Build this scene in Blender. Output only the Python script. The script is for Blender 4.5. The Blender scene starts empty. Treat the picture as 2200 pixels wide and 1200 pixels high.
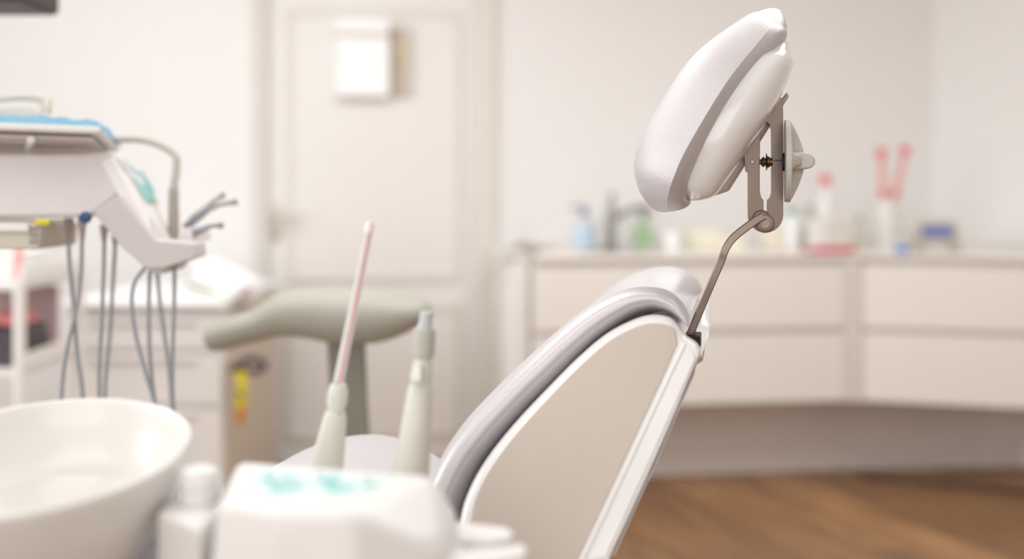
import bpy, bmesh, math, random
from mathutils import Vector, Matrix, noise

# ------------------------------------------------------------------ camera, light, exposure
SC = bpy.context.scene
COL = SC.collection
EYE = 1.185          # camera height in metres
F = 2400.0           # focal length in pixels of a 2200 px wide frame
HOR = 400.0          # height of the horizon in the photograph

cam_data = bpy.data.cameras.new('camera')
cam = bpy.data.objects.new('camera', cam_data)
COL.objects.link(cam)
cam.location = (0, 0, EYE)
cam.rotation_euler = (math.pi/2, 0, 0)
cam_data.sensor_width = 36
cam_data.lens = 36*F/2200
cam_data.shift_y = -(600-HOR)/2200
cam_data.clip_start = 0.05
cam_data.clip_end = 50
cam_data.dof.use_dof = True
cam_data.dof.focus_distance = 1.42
cam_data.dof.aperture_fstop = 1.35
SC.camera = cam

SC.view_settings.view_transform = 'Standard'
SC.view_settings.look = 'None'
SC.view_settings.exposure = 0.47
SC.view_settings.gamma = 1
SC.view_settings.use_curve_mapping = False

world = bpy.data.worlds.new('world'); SC.world = world
world.use_nodes = True
wn = world.node_tree.nodes['Background']
wn.inputs[0].default_value = (0.93, 0.96, 1.0, 1); wn.inputs[1].default_value = 1.0

def area(name, loc, rot, sx, sy, power, col):
    l = bpy.data.lights.new(name, 'AREA'); l.shape = 'RECTANGLE'; l.size = sx; l.size_y = sy
    l.energy = power; l.color = col
    o = bpy.data.objects.new(name, l); COL.objects.link(o)
    o.location = loc; o.rotation_euler = rot
    return o
# daylight through the window in the left wall, ceiling lamps, added fill behind the camera
area('window_daylight', (-2.92, 1.9, 1.75), (0, -math.pi/2, 0), 1.7, 2.6, 30, (0.93, 0.97, 1.0))
area('ceiling_lamp_light', (-0.85, 2.9, 2.66), (0, 0, 0), 1.5, 1.5, 18, (0.96, 0.98, 1.0))
area('ceiling_lamp_light', (0.95, 2.5, 2.66), (0, 0, 0), 1.5, 1.5, 26, (0.96, 0.98, 1.0))
area('ceiling_lamp_light', (-1.0, 0.2, 2.66), (0, 0, 0), 1.5, 1.5, 13, (0.96, 0.98, 1.0))
area('rear_fill_light', (-0.6, -1.92, 1.6), (math.pi/2, 0, 0), 3.2, 1.7, 28, (0.95, 0.98, 1.0))  # added fill light before the plain rear wall, which has no window

# ------------------------------------------------------------------ helpers
def lin(c):
    c = c/255.0
    return c/12.92 if c <= 0.04045 else ((c+0.055)/1.055)**2.4
def rgb(r, g, b): return (lin(r), lin(g), lin(b), 1)

def W(px, py, d):
    """world point seen at a pixel of the photograph, d metres in front of the camera"""
    return Vector(((px-1100)/F*d, d, EYE-(py-HOR)/F*d))
def V(*a): return Vector(a)

MATS = {}
def mat(name, c, rough=0.5, metal=0.0, coat=0.0, bump=0.0, bscale=200.0, var=0.015, spec=0.5, trans=0.0, stretch=None):
    m = bpy.data.materials.new(name); m.use_nodes = True
    nt = m.node_tree; b = nt.nodes['Principled BSDF']
    tc = nt.nodes.new('ShaderNodeTexCoord')
    src = tc.outputs['Object']
    if stretch:
        mp = nt.nodes.new('ShaderNodeMapping'); mp.inputs['Scale'].default_value = stretch
        nt.links.new(src, mp.inputs[0]); src = mp.outputs[0]
    nz = nt.nodes.new('ShaderNodeTexNoise'); nz.inputs['Scale'].default_value = 14; nz.inputs['Detail'].default_value = 4
    nt.links.new(src, nz.inputs['Vector'])
    mx = nt.nodes.new('ShaderNodeMix'); mx.data_type = 'RGBA'
    base = rgb(*c)
    mx.inputs[6].default_value = tuple(max(0, x*(1-var*2)) for x in base[:3])+(1,)
    mx.inputs[7].default_value = tuple(min(1, x*(1+var)) for x in base[:3])+(1,)
    nt.links.new(nz.outputs['Fac'], mx.inputs[0]); nt.links.new(mx.outputs[2], b.inputs['Base Color'])
    b.inputs['Roughness'].default_value = rough; b.inputs['Metallic'].default_value = metal
    b.inputs['Coat Weight'].default_value = coat; b.inputs['Coat Roughness'].default_value = 0.08
    b.inputs['Specular IOR Level'].default_value = spec
    b.inputs['Transmission Weight'].default_value = trans
    if bump:
        n2 = nt.nodes.new('ShaderNodeTexNoise'); n2.inputs['Scale'].default_value = bscale; n2.inputs['Detail'].default_value = 3
        nt.links.new(src, n2.inputs['Vector'])
        bp = nt.nodes.new('ShaderNodeBump'); bp.inputs['Strength'].default_value = bump; bp.inputs['Distance'].default_value = 0.001
        nt.links.new(n2.outputs['Fac'], bp.inputs['Height']); nt.links.new(bp.outputs[0], b.inputs['Normal'])
    MATS[name] = m
    return m

WALL = mat('wall_paint', (239, 236, 233), 0.85, bump=0.05, bscale=60)
WALLR = WALL
CEIL = mat('ceiling_paint', (244, 242, 238), 0.9)
DOORW = mat('door_paint', (236, 232, 227), 0.55)
MOULD = mat('door_moulding', (226, 221, 212), 0.55)
CABW = mat('cabinet_lacquer', (238, 232, 225), 0.45)
CABG = mat('cabinet_grip_strip', (222, 214, 206), 0.6)
WTOP = mat('worktop_laminate', (243, 237, 229), 0.35)
PLIN = mat('plinth_panel', (222, 212, 206), 0.5)
VINYL = mat('silver_vinyl', (206, 201, 202), 0.46, metal=0.4, bump=0.6, bscale=600, spec=0.5)
VINYLS = mat('silver_vinyl_back', (208, 204, 206), 0.40, metal=0.38, bump=0.15, bscale=700, spec=0.5)
SHELL = mat('glossy_white_plastic', (245, 243, 242), 0.16, coat=0.5)
SHELLB = mat('beige_white_plastic', (204, 192, 179), 0.35, coat=0.1)
STEEL = mat('satin_steel', (150, 134, 124), 0.42, metal=0.75, bump=0.10, bscale=1500, var=0.05)
STEELD = mat('dark_brass', (92, 78, 52), 0.35, metal=0.9)
BLACK = mat('black_rubber', (22, 20, 20), 0.6)
KNOB = mat('knob_plastic', (205, 200, 193), 0.5)
WPLA = mat('white_plastic', (240, 237, 233), 0.4)
LILAC = mat('lilac_white_plastic', (226, 220, 219), 0.45)
LGREY = mat('warm_grey_plastic', (207, 199, 197), 0.5)
UNITW = mat('unit_white_plastic', (231, 228, 225), 0.4)
CERAM = mat('white_ceramic', (229, 226, 221), 0.32, coat=0.25)
HAND = mat('ivory_grey_plastic', (218, 216, 205), 0.5)
HANDG = mat('grey_collar_plastic', (186, 184, 172), 0.5)
TUBEC = mat('clear_tube', (236, 233, 230), 0.25, trans=0.35)
REDL = mat('red_stripe', (232, 164, 156), 0.5)
STOOL = mat('sage_grey_leatherette', (172, 170, 157), 0.55, bump=0.1, bscale=500)
STOOLS = mat('sage_grey_stem', (146, 143, 131), 0.5)
HOSE = mat('grey_hose', (150, 152, 156), 0.45)
CONN = mat('taupe_connector', (160, 148, 142), 0.5)
TAUPE = mat('taupe_tube', (178, 167, 158), 0.35)
BLUEC = mat('light_blue_paper', (204, 232, 244), 0.9)
TRAYU = mat('tray_grey_metal', (208, 198, 196), 0.5)
TEAL = mat('teal_print', (142, 206, 202), 0.5)
TEALP = mat('pale_teal_foil', (216, 230, 228), 0.4)
YEL = mat('yellow_webbing', (226, 208, 40), 0.6)
ORG = mat('orange_webbing', (205, 130, 20), 0.6)
DARK = mat('dark_plum_plastic', (70, 60, 64), 0.5)
BLUE = mat('blue_plastic', (90, 140, 215), 0.4)
NAVY = mat('navy_plastic', (30, 80, 120), 0.4)
DISP = mat('blue_display', (96, 112, 176), 0.3)
RED = mat('red_plastic', (234, 92, 92), 0.45)
PINK = mat('pink_plastic', (234, 168, 162), 0.5)
CRIM = mat('crimson_tray', (200, 56, 88), 0.4)
GREEN = mat('green_plastic', (170, 206, 156), 0.4)
DGREEN = mat('dark_green_plastic', (88, 118, 84), 0.4)
CHROME = mat('chrome', (172, 168, 170), 0.18, metal=1.0)
LBLUE = mat('pale_blue_liquid', (194, 216, 234), 0.3)
INDIGO = mat('indigo_pump', (128, 132, 170), 0.4)
BEIGE = mat('beige_plastic', (214, 204, 190), 0.5)
OLIVE = mat('olive_plastic', (150, 150, 128), 0.5)
BRIGHT = mat('bright_white_paper', (252, 252, 252), 0.8, var=0.0)
GLASS = mat('window_glass', (240, 246, 250), 0.02, trans=1.0)
MAUVE = mat('mauve_cloth', (196, 168, 170), 0.9)
GOLDR = mat('brass_strip', (168, 128, 92), 0.3, metal=0.8)

# --- mesh makers: each returns a bmesh in world coordinates
def new(): return bmesh.new()
def box(c, s, rot=0.0, bev=0.0, seg=2, bm=None):
    bm2 = bmesh.new()
    bmesh.ops.create_cube(bm2, size=1)
    for v in bm2.verts: v.co = Vector((v.co.x*s[0], v.co.y*s[1], v.co.z*s[2]))
    if bev:
        bmesh.ops.bevel(bm2, geom=bm2.edges[:], offset=bev, segments=seg, affect='EDGES', profile=0.5)
    bmesh.ops.transform(bm2, matrix=Matrix.Translation(Vector(c)) @ Matrix.Rotation(rot, 4, 'Z'), verts=bm2.verts)
    return merge(bm, bm2)
def merge(bm, other):
    if bm is None: return other
    me = bpy.data.meshes.new('tmp'); other.to_mesh(me); other.free(); bm.from_mesh(me); bpy.data.meshes.remove(me)
    return bm
def hull(pts, bev=0.0, seg=3, bm=None):
    b = bmesh.new()
    for p in pts: b.verts.new(p)
    bmesh.ops.convex_hull(b, input=b.verts[:])
    loose = [v for v in b.verts if not v.link_faces]
    bmesh.ops.delete(b, geom=loose, context='VERTS')
    bmesh.ops.dissolve_limit(b, angle_limit=math.radians(3), verts=b.verts[:], edges=b.edges[:])
    if bev: bmesh.ops.bevel(b, geom=b.edges[:], offset=bev, segments=seg, affect='EDGES', profile=0.5)
    return merge(bm, b)
def prism(pts, vec, bev=0.0, seg=2, bm=None):
    """closed outline pts (world) extruded along vec"""
    b = bmesh.new()
    a = [b.verts.new(p) for p in pts]; c = [b.verts.new(Vector(p)+Vector(vec)) for p in pts]
    n = len(a)
    b.faces.new(a); b.faces.new(c[::-1])
    for i in range(n): b.faces.new((a[i], c[i], c[(i+1) % n], a[(i+1) % n]))
    bmesh.ops.recalc_face_normals(b, faces=b.faces[:])
    if bev: bmesh.ops.bevel(b, geom=b.edges[:], offset=bev, segments=seg, affect='EDGES', profile=0.5)
    return merge(bm, b)
def rings(rs, cap=True, closed=True, bm=None):
    b = bmesh.new(); vs = [[b.verts.new(p) for p in r] for r in rs]
    n = len(vs[0])
    for i in range(len(vs)-1):
        for j in range(n if closed else n-1):
            k = (j+1) % n
            try: b.faces.new((vs[i][j], vs[i][k], vs[i+1][k], vs[i+1][j]))
            except ValueError: pass
    if cap:
        b.faces.new(vs[0][::-1]); b.faces.new(vs[-1])
    bmesh.ops.remove_doubles(b, verts=b.verts[:], dist=1e-6)
    bmesh.ops.recalc_face_normals(b, faces=b.faces[:])
    return merge(bm, b)
def lathe(c, prof, n=32, axis=(0, 0, 1), sx=1.0, sy=1.0, bm=None, rot=None):
    """prof: list of (radius, height along axis)"""
    ax = Vector(axis).normalized()
    u = ax.orthogonal().normalized() if abs(ax.z) < 0.99 else Vector((1, 0, 0)); v = ax.cross(u)
    rs = []
    for r, h in prof:
        r = max(r, 1e-5)
        ring = [u*(math.cos(2*math.pi*j/n)*r*sx)+v*(math.sin(2*math.pi*j/n)*r*sy)+ax*h for j in range(n)]
        if rot: ring = [rot @ p for p in ring]
        rs.append([Vector(c)+p for p in ring])
    return rings(rs, bm=bm)
def crom(P, k=6):
    """Catmull-Rom through tuples of any length"""
    out = []
    n = len(P)
    for i in range(n-1):
        p0, p1, p2, p3 = P[max(i-1, 0)], P[i], P[i+1], P[min(i+2, n-1)]
        for s in range(k):
            t = s/k
            out.append(tuple(0.5*((2*b)+(-a+c)*t+(2*a-5*b+4*c-d)*t*t+(-a+3*b-3*c+d)*t**3) for a, b, c, d in zip(p0, p1, p2, p3)))
    out.append(tuple(P[-1]))
    return out
def tube(pts, r, n=10, k=6, smooth=True, flat=None, side=None, bm=None):
    """sweep; r a number or one per point; flat=(half width, half thickness) for a bar whose width lies across 'side'"""
    R = r if isinstance(r, (list, tuple)) else [r]*len(pts)
    P = [tuple(p)+(q,) for p, q in zip(pts, R)]
    if smooth and len(P) > 2: P = crom(P, k)
    rs = []; prev = None
    for i, p in enumerate(P):
        a = Vector(P[max(i-1, 0)][:3]); b = Vector(P[min(i+1, len(P)-1)][:3])
        t = (b-a).normalized()
        if side is not None: u = Vector(side).normalized()
        elif prev is None: u = t.orthogonal().normalized()
        else: u = (prev-t*prev.dot(t)).normalized()
        prev = u; v = t.cross(u).normalized(); c = Vector(p[:3])
        if flat:
            hw, ht = flat; q = 0.25
            ring = []
            for (x, y) in ((-1, -1+q), (-1, 1-q), (-1+q, 1), (1-q, 1), (1, 1-q), (1, -1+q), (1-q, -1), (-1+q, -1)):
                ring.append(c+u*x*hw+v*y*ht)
        else:
            ring = [c+(u*math.cos(2*math.pi*j/n)+v*math.sin(2*math.pi*j/n))*p[3] for j in range(n)]
        rs.append(ring)
    return rings(rs, bm=bm)
def loft(spec, across, n=40, k=5, pf=2.0, pb=2.0, pw=2.0, dip=0.0, bm=None):
    """soft body along a spine. spec rows: (x, y, z, front, back, halfwidth). Cross-sections are superellipses in the
    (normal, across) plane; 'front' is on the left of the direction of travel in the side view."""
    A = Vector(across).normalized()
    S = crom(spec, k)
    rs = []
    for i, s in enumerate(S):
        a = Vector(S[max(i-1, 0)][:3]); b = Vector(S[min(i+1, len(S)-1)][:3])
        t = (b-a); t -= A*t.dot(A); t.normalize()
        N = A.cross(t).normalized()
        c = Vector(s[:3]); fr, bk, w = max(s[3], 1e-4), max(s[4], 1e-4), max(s[5], 1e-4)
        ring = []
        for j in range(n):
            th = 2*math.pi*j/n
            cs, sn = math.cos(th), math.sin(th)
            if cs >= 0: q = pf; m = fr
            else: q = pb; m = bk
            nn = math.copysign(abs(cs)**(2/q), cs)*m
            ww = math.copysign(abs(sn)**(2/(pw if cs >= 0 else q)), sn)
            if dip and cs > 0: nn = max(nn-dip*w*(math.cos(min(1, abs(ww))*math.pi/2)**2)*min(1, cs*2), -bk*0.8)
            ring.append(c+N*nn+A*ww*w)
        rs.append(ring)
    return rings(rs, bm=bm)
def loft2(rows, across, n=48, k=6, pf=2.0, pb=2.0, pwf=2.0, pwb=2.0, crease=False, bm=None):
    """rows: (centre, front vector, back vector, halfwidth); superellipse sections"""
    A = Vector(across).normalized()
    S = crom([tuple(c)+tuple(f)+tuple(b_)+(w,) for c, f, b_, w in rows], k)
    rs = []
    for s in S:
        c, f, b_, w = Vector(s[0:3]), Vector(s[3:6]), Vector(s[6:9]), max(s[9], 1e-4)
        ring = []
        for j in range(n):
            th = 2*math.pi*j/n; cs, sn = math.cos(th), math.sin(th)
            q = pf if cs >= 0 else pb; pw = pwf if cs >= 0 else pwb
            if cs >= 0 and crease: v = sn; m = 1-abs(sn)**pf
            else: m = abs(cs)**(2/q); v = math.copysign(abs(sn)**(2/pw), sn)
            if cs < 0 and crease: v *= 1-0.14*m
            ring.append(c+(f if cs >= 0 else b_)*m+A*v*w)
        rs.append(ring)
    return rings(rs, bm=bm)
def smoothstep(x): x = max(0, min(1, x)); return x*x*(3-2*x)

# --- linking
BASE = {}
def finish(bm, name, m, smooth=True, angle=35):
    me = bpy.data.meshes.new(name); bm.normal_update(); bm.to_mesh(me); bm.free()
    me.materials.append(m)
    if smooth:
        for p in me.polygons: p.use_smooth = True
        me.set_sharp_from_angle(angle=math.radians(angle))
    return me
def wnorm(o):
    m = o.modifiers.new('weighted', 'WEIGHTED_NORMAL'); m.keep_sharp = True; m.weight = 80
def thing(name, label, cat, loc, group=None):
    o = bpy.data.objects.new(name, None); COL.objects.link(o); o.location = Vector(loc); o.empty_display_size = 0.05
    o['label'] = label; o['category'] = cat
    if group: o['group'] = group
    BASE[o.name] = Vector(loc)
    return o
def part(name, bm, m, parent, label=None, kind=None, angle=35, smooth=True):
    base = BASE[parent.name]
    bmesh.ops.translate(bm, verts=bm.verts[:], vec=-base)
    o = bpy.data.objects.new(name, finish(bm, name, m, smooth, angle)); COL.objects.link(o); o.parent = parent; wnorm(o)
    BASE[o.name] = base
    if label: o['label'] = label
    if kind: o['kind'] = kind
    return o
def solo(name, bm, m, label, cat, loc, group=None, angle=35):
    loc = Vector(loc)
    bmesh.ops.translate(bm, verts=bm.verts[:], vec=-loc)
    o = bpy.data.objects.new(name, finish(bm, name, m, True, angle)); COL.objects.link(o); o.location = loc; wnorm(o)
    o['label'] = label; o['category'] = cat
    if group: o['group'] = group
    BASE[o.name] = loc
    return o
def struct(name, bm, m, label=None, cat='structure', smooth=False):
    o = bpy.data.objects.new(name, finish(bm, name, m, smooth)); COL.objects.link(o); o['kind'] = 'structure'
    o['label'] = label or name; o['category'] = cat
    BASE[o.name] = Vector((0, 0, 0))
    return o

# ------------------------------------------------------------------ the room
WU = Vector((0.9925, 0.122, 0)).normalized()       # direction of the wall with the door
WN = Vector((WU.y, -WU.x, 0))                      # into the room
W0 = Vector((1.262, 4.98, 0))
def wall_u(px, off=0.0):
    """distance along the door wall of the vertical seen at px, at 'off' metres in front of the wall"""
    o = W0+WN*off; k = (px-1100)/F
    return (k*o.y-o.x)/(WU.x-k*WU.y)
def WP(u, off, z): return W0+WU*u+WN*off+Vector((0, 0, z))
def zpx(py, d): return EYE-(py-HOR)/F*d
def wbox(u0, u1, z0, z1, o0, o1, bev=0.0, bm=None):
    c = WP((u0+u1)/2, (o0+o1)/2, (z0+z1)/2)
    return box(c, (abs(u1-u0), abs(o1-o0), abs(z1-z0)), math.atan2(WU.y, WU.x), bev, 2, bm)

CORN = Vector((1.905, 5.06, 0))                    # corner behind the worktop
XL, YB, XR, ZC = -3.0, -2.0, 3.3, 2.72
uL = (XL-W0.x)/WU.x; uC = (CORN.x-W0.x)/WU.x
DU0, DU1 = wall_u(575), wall_u(1012)               # door leaf
DZ = 2.06
b = wbox(uL-0.1, DU0-0.005, 0, ZC, -0.12, 0)
b = wbox(DU1+0.005, uC+0.05, 0, ZC, -0.12, 0, bm=b)
b = wbox(DU0-0.006, DU1+0.006, DZ+0.005, ZC, -0.12, 0, bm=b)
struct('wall_back', b, WALL, 'white painted wall with the panelled door', 'wall')
# right wall, turning towards the camera
WR1 = Vector((XR, 3.0, 0))
def slabwall(a, c, z0, z1, th):
    d = (c-a).normalized(); n = Vector((-d.y, d.x, 0))*th
    return hull([a+V(0, 0, z0), c+V(0, 0, z0), a+V(0, 0, z1), c+V(0, 0, z1), a+n+V(0, 0, z0), c+n+V(0, 0, z0), a+n+V(0, 0, z1), c+n+V(0, 0, z1)])
struct('wall_right', slabwall(CORN, WR1, 0, ZC, 0.12), WALLR, 'white wall running from the corner behind the right worktop', 'wall')
struct('wall_side', slabwall(WR1, V(XR, YB, 0), 0, ZC, 0.12), WALLR, 'white side wall right of the camera', 'wall')
# left wall with window opening (daylight comes in here)
wy0, wy1, wz0, wz1 = 0.6, 3.2, 0.9, 2.6
b = box((XL-0.06, (YB+wy0)/2, ZC/2), (0.12, wy0-YB, ZC))
b = box((XL-0.06, (wy1+4.65)/2, ZC/2), (0.12, 4.65-wy1, ZC), bm=b)
b = box((XL-0.06, (wy0+wy1)/2, wz0/2), (0.12, wy1-wy0, wz0), bm=b)
b = box((XL-0.06, (wy0+wy1)/2, (wz1+ZC)/2), (0.12, wy1-wy0, ZC-wz1), bm=b)
struct('wall_left', b, WALL, 'white wall with the wide window', 'wall')
b = new()
for yy in (wy0+0.03, (wy0+wy1)/2, wy1-0.03): b = box((XL-0.06, yy, (wz0+wz1)/2), (0.07, 0.06, wz1-wz0), bm=b)
for zz in (wz0+0.03, wz1-0.03): b = box((XL-0.06, (wy0+wy1)/2, zz), (0.068, wy1-wy0-0.02, 0.06), bm=b)
win = struct('window_1', b, WPLA, 'white framed window in the left wall', 'window')
part('pane', box((XL-0.06, (wy0+wy1)/2, (wz0+wz1)/2), (0.006, wy1-wy0-0.06, wz1-wz0-0.06)), GLASS, win)
b = box(((XL+XR)/2, YB-0.06, ZC/2), (XR-XL+0.2, 0.12, ZC))
struct('wall_front', b, WALL, 'white wall behind the camera', 'wall')
struct('ceiling', box(((XL+XR)/2, 1.6, ZC+0.05), (XR-XL+0.4, 7.6, 0.1)), CEIL, 'white ceiling', 'ceiling')

# floor: sub-floor slab, individual planks as parts
def wood_mat():
    m = bpy.data.materials.new('oak_plank'); m.use_nodes = True
    nt = m.node_tree; b = nt.nodes['Principled BSDF']
    tc = nt.nodes.new('ShaderNodeTexCoord'); oi = nt.nodes.new('ShaderNodeObjectInfo')
    mp = nt.nodes.new('ShaderNodeMapping'); mp.inputs['Scale'].default_value = (1.2, 16, 4)
    nt.links.new(tc.outputs['Object'], mp.inputs[0])
    ad = nt.nodes.new('ShaderNodeVectorMath'); ad.operation = 'ADD'
    ml = nt.nodes.new('ShaderNodeMath'); ml.operation = 'MULTIPLY'; ml.inputs[1].default_value = 37
    nt.links.new(oi.outputs['Random'], ml.inputs[0]); nt.links.new(mp.outputs[0], ad.inputs[0]); nt.links.new(ml.outputs[0], ad.inputs[1])
    nz = nt.nodes.new('ShaderNodeTexNoise'); nz.inputs['Scale'].default_value = 2.0; nz.inputs['Detail'].default_value = 8; nz.inputs['Roughness'].default_value = 0.65
    nt.links.new(ad.outputs[0], nz.inputs['Vector'])
    cr = nt.nodes.new('ShaderNodeValToRGB')
    cr.color_ramp.elements[0].position = 0.28; cr.color_ramp.elements[0].color = rgb(118, 80, 54)
    cr.color_ramp.elements[1].position = 0.72; cr.color_ramp.elements[1].color = rgb(188, 144, 100)
    nt.links.new(nz.outputs['Fac'], cr.inputs[0])
    hs = nt.nodes.new('ShaderNodeHueSaturation'); hs.inputs['Saturation'].default_value = 1.0
    mr = nt.nodes.new('ShaderNodeMapRange'); mr.inputs[3].default_value = 0.62; mr.inputs[4].default_value = 1.2
    nt.links.new(oi.outputs['Random'], mr.inputs[0]); nt.links.new(mr.outputs[0], hs.inputs['Value'])
    nt.links.new(cr.outputs[0], hs.inputs['Color']); nt.links.new(hs.outputs[0], b.inputs['Base Color'])
    b.inputs['Roughness'].default_value = 0.45
    return m
OAK = wood_mat()
SUB = mat('floor_joint', (58, 40, 30), 0.8)
floor = struct('floor', box(((XL+XR)/2, 1.6, -0.05), (XR-XL+0.3, 7.4, 0.09)), SUB, 'brown oak plank floor', 'floor')
PW, PL = 0.19, 1.8
pb = bmesh.new(); bmesh.ops.create_cube(pb, size=1)
for v in pb.verts: v.co = Vector((v.co.x*(PL-0.003), v.co.y*(PW-0.003), v.co.z*0.012))
bmesh.ops.bevel(pb, geom=[e for e in pb.edges if all(v.co.z > 0 for v in e.verts)], offset=0.0015, segments=1, affect='EDGES')
pme = finish(pb, 'plank', OAK, False)
pdir = math.atan2(-0.94, 0.35)
dx = Vector((math.cos(pdir), math.sin(pdir), 0)); dy = Vector((-dx.y, dx.x, 0))
random.seed(4)
for i in range(-26, 27):
    offs = (i*0.73) % PL
    for j in range(-5, 6):
        c = Vector((0.15, 1.6, 0))+dy*(i*PW)+dx*(j*PL+offs)
        if XL-0.3 < c.x < XR+0.3 and YB-0.3 < c.y < 6.0:
            # planks whose middle is well outside the room are skipped
            e1, e2 = c+dx*PL/2, c-dx*PL/2
            o = bpy.data.objects.new('plank', pme); COL.objects.link(o); o.parent = floor
            o.location = (c.x, c.y, 0.0); o.rotation_euler = (random.uniform(-1, 1)*0.0006, 0, pdir)

# ceiling lamps (out of the frame, they light the room)
LAMPM = mat('lamp_diffuser', (250, 248, 244), 0.6)
for (x, y, s, lb) in ((-0.85, 2.9, 1.54, 'square white ceiling lamp above the dental unit'), (0.95, 2.5, 1.54, 'square white ceiling lamp nearest the long cabinets'), (-1.0, 0.2, 1.54, 'square white ceiling lamp nearest the camera')):
    t = thing('ceiling_lamp', lb, 'lamp', (x, y, ZC), 'ceiling lamps')
    part('frame', box((x, y, ZC-0.02), (s+0.06, s+0.06, 0.036), 0, 0.004), WPLA, t)

# ------------------------------------------------------------------ the door
dr = struct('door_1', wbox(DU0, DU1, 0.005, DZ, -0.06, -0.022, 0.002), DOORW, 'white panelled door with lever handle', 'door')
dd = 4.74
def frame_rect(u0, u1, z0, z1, w, o0, o1, bev=0.004):
    b = wbox(u0, u0+w, z0, z1, o0, o1, bev); b = wbox(u1-w, u1, z0, z1, o0, o1, bev, b)
    b = wbox(u0+w*0.9, u1-w*0.9, z0, z0+w, o0, o1, bev, b); b = wbox(u0+w*0.9, u1-w*0.9, z1-w, z1, o0, o1, bev, b)
    return b
pu0, pu1 = wall_u(613), wall_u(992)
zb1 = zpx(606, dd)
part('moulding', frame_rect(pu0, pu1, zb1, DZ-0.12, 0.030, -0.030, -0.010), MOULD, dr)
part('door_panel', wbox(pu0+0.028, pu1-0.028, zb1+0.028, DZ-0.148, -0.026, -0.017, 0.003), DOORW, dr)
zt2, zb2 = zpx(656, dd), zpx(945, dd)
part('moulding', frame_rect(pu0, pu1, zb2, zt2, 0.030, -0.030, -0.010), MOULD, dr)
part('door_panel', wbox(pu0+0.028, pu1-0.028, zb2+0.028, zt2-0.028, -0.026, -0.017, 0.003), DOORW, dr)
# lever handle with long plate
hu = wall_u(592); hz = zpx(462, dd)
hp = part('handle_plate', wbox(hu-0.018, hu+0.018, zpx(520, dd), zpx(440, dd), -0.024, -0.014, 0.003), MATS['beige_plastic'], dr)
part('door_handle', tube([WP(hu, -0.02, hz), WP(hu, 0.03, hz), WP(hu+0.02, 0.045, hz), WP(hu+0.12, 0.045, hz-0.003)], 0.010), BEIGE, dr)
part('keyhole', lathe(WP(hu, -0.018, zpx(505, dd)), [(0, 0), (0.013, 0), (0.013, 0.008), (0.006, 0.009), (0, 0.009)], 16, WN), OLIVE, dr)
# casing
cu0, cu1 = wall_u(544), wall_u(1062)
b = wbox(cu0, DU0-0.012, 0, DZ+0.07, -0.001, 0.018, 0.004); b = wbox(DU1+0.012, cu1, 0, DZ+0.07, -0.001, 0.018, 0.004, b)
b = wbox(cu0, cu1, DZ+0.012, DZ+0.08, -0.001, 0.017, 0.004, b)
for (a0, a1) in ((cu0, cu0+0.014), (cu1-0.014, cu1)): b = wbox(a0, a1, 0, DZ+0.08, 0.010, 0.028, 0.004, b)
struct('trim_1', b, MOULD, 'off-white door casing', 'trim')
b = wbox(DU0-0.014, DU0-0.001, 0, DZ+0.01, -0.11, -0.001); b = wbox(DU1+0.001, DU1+0.014, 0, DZ+0.01, -0.11, -0.001, bm=b); b = wbox(DU0-0.014, DU1+0.014, DZ+0.001, DZ+0.012, -0.11, -0.001, bm=b)
struct('trim_2', b, DOORW, 'door jamb', 'trim')
# baseboards
struct('baseboard_back', wbox(uL, cu0-0.002, 0, 0.08, 0, 0.014, 0.003), DOORW, 'white baseboard left of the door', 'baseboard')
struct('baseboard_right', wbox(cu1+0.002, wall_u(1078, 0.0), 0, 0.08, 0, 0.014, 0.003), DOORW, 'white baseboard right of the door', 'baseboard')

# towel dispenser on the door + beige notice beside it
u0, u1 = wall_u(724), wall_u(838)
t = thing('paper_dispenser', 'bright white paper dispenser with lid mounted high on the door', 'dispenser', WP((u0+u1)/2, -0.015, zpx(210, dd)))
part('body', wbox(u0, u1, zpx(208, dd), zpx(82, dd), -0.016, 0.045, 0.012), BRIGHT, t)
part('lid', wbox(u0, u1, zpx(74, dd), zpx(42, dd), -0.016, 0.05, 0.012), BRIGHT, t)
part('slot', wbox(u0+0.008, u1-0.008, zpx(84, dd), zpx(72, dd), -0.016, 0.03), BEIGE, t)
u2 = wall_u(881)
t = thing('notice_rack', 'narrow beige leaflet rack on the door right of the white dispenser', 'rack', WP((u1+u2)/2, -0.015, zpx(208, dd)))
part('back_plate', wbox(u1+0.004, u2, zpx(207, dd), zpx(56, dd), -0.016, -0.004, 0.003), mat('rack_beige', (206, 193, 178), .6), t)
part('side_lip', wbox(u2-0.008, u2, zpx(206, dd), zpx(58, dd), -0.004, 0.012, 0.002), MOULD, t)
part('leaflet', wbox(u1+0.012, u1+0.034, zpx(202, dd), zpx(66, dd), -0.004, 0.003, 0.001), mat('tan_leaflet', (196, 178, 160), 0.8), t)
part('leaflet', wbox(u1+0.04, u1+0.062, zpx(130, dd), zpx(92, dd), -0.004, 0.004, 0.001), mat('yellow_leaflet', (226, 214, 160), 0.8), t)

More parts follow.
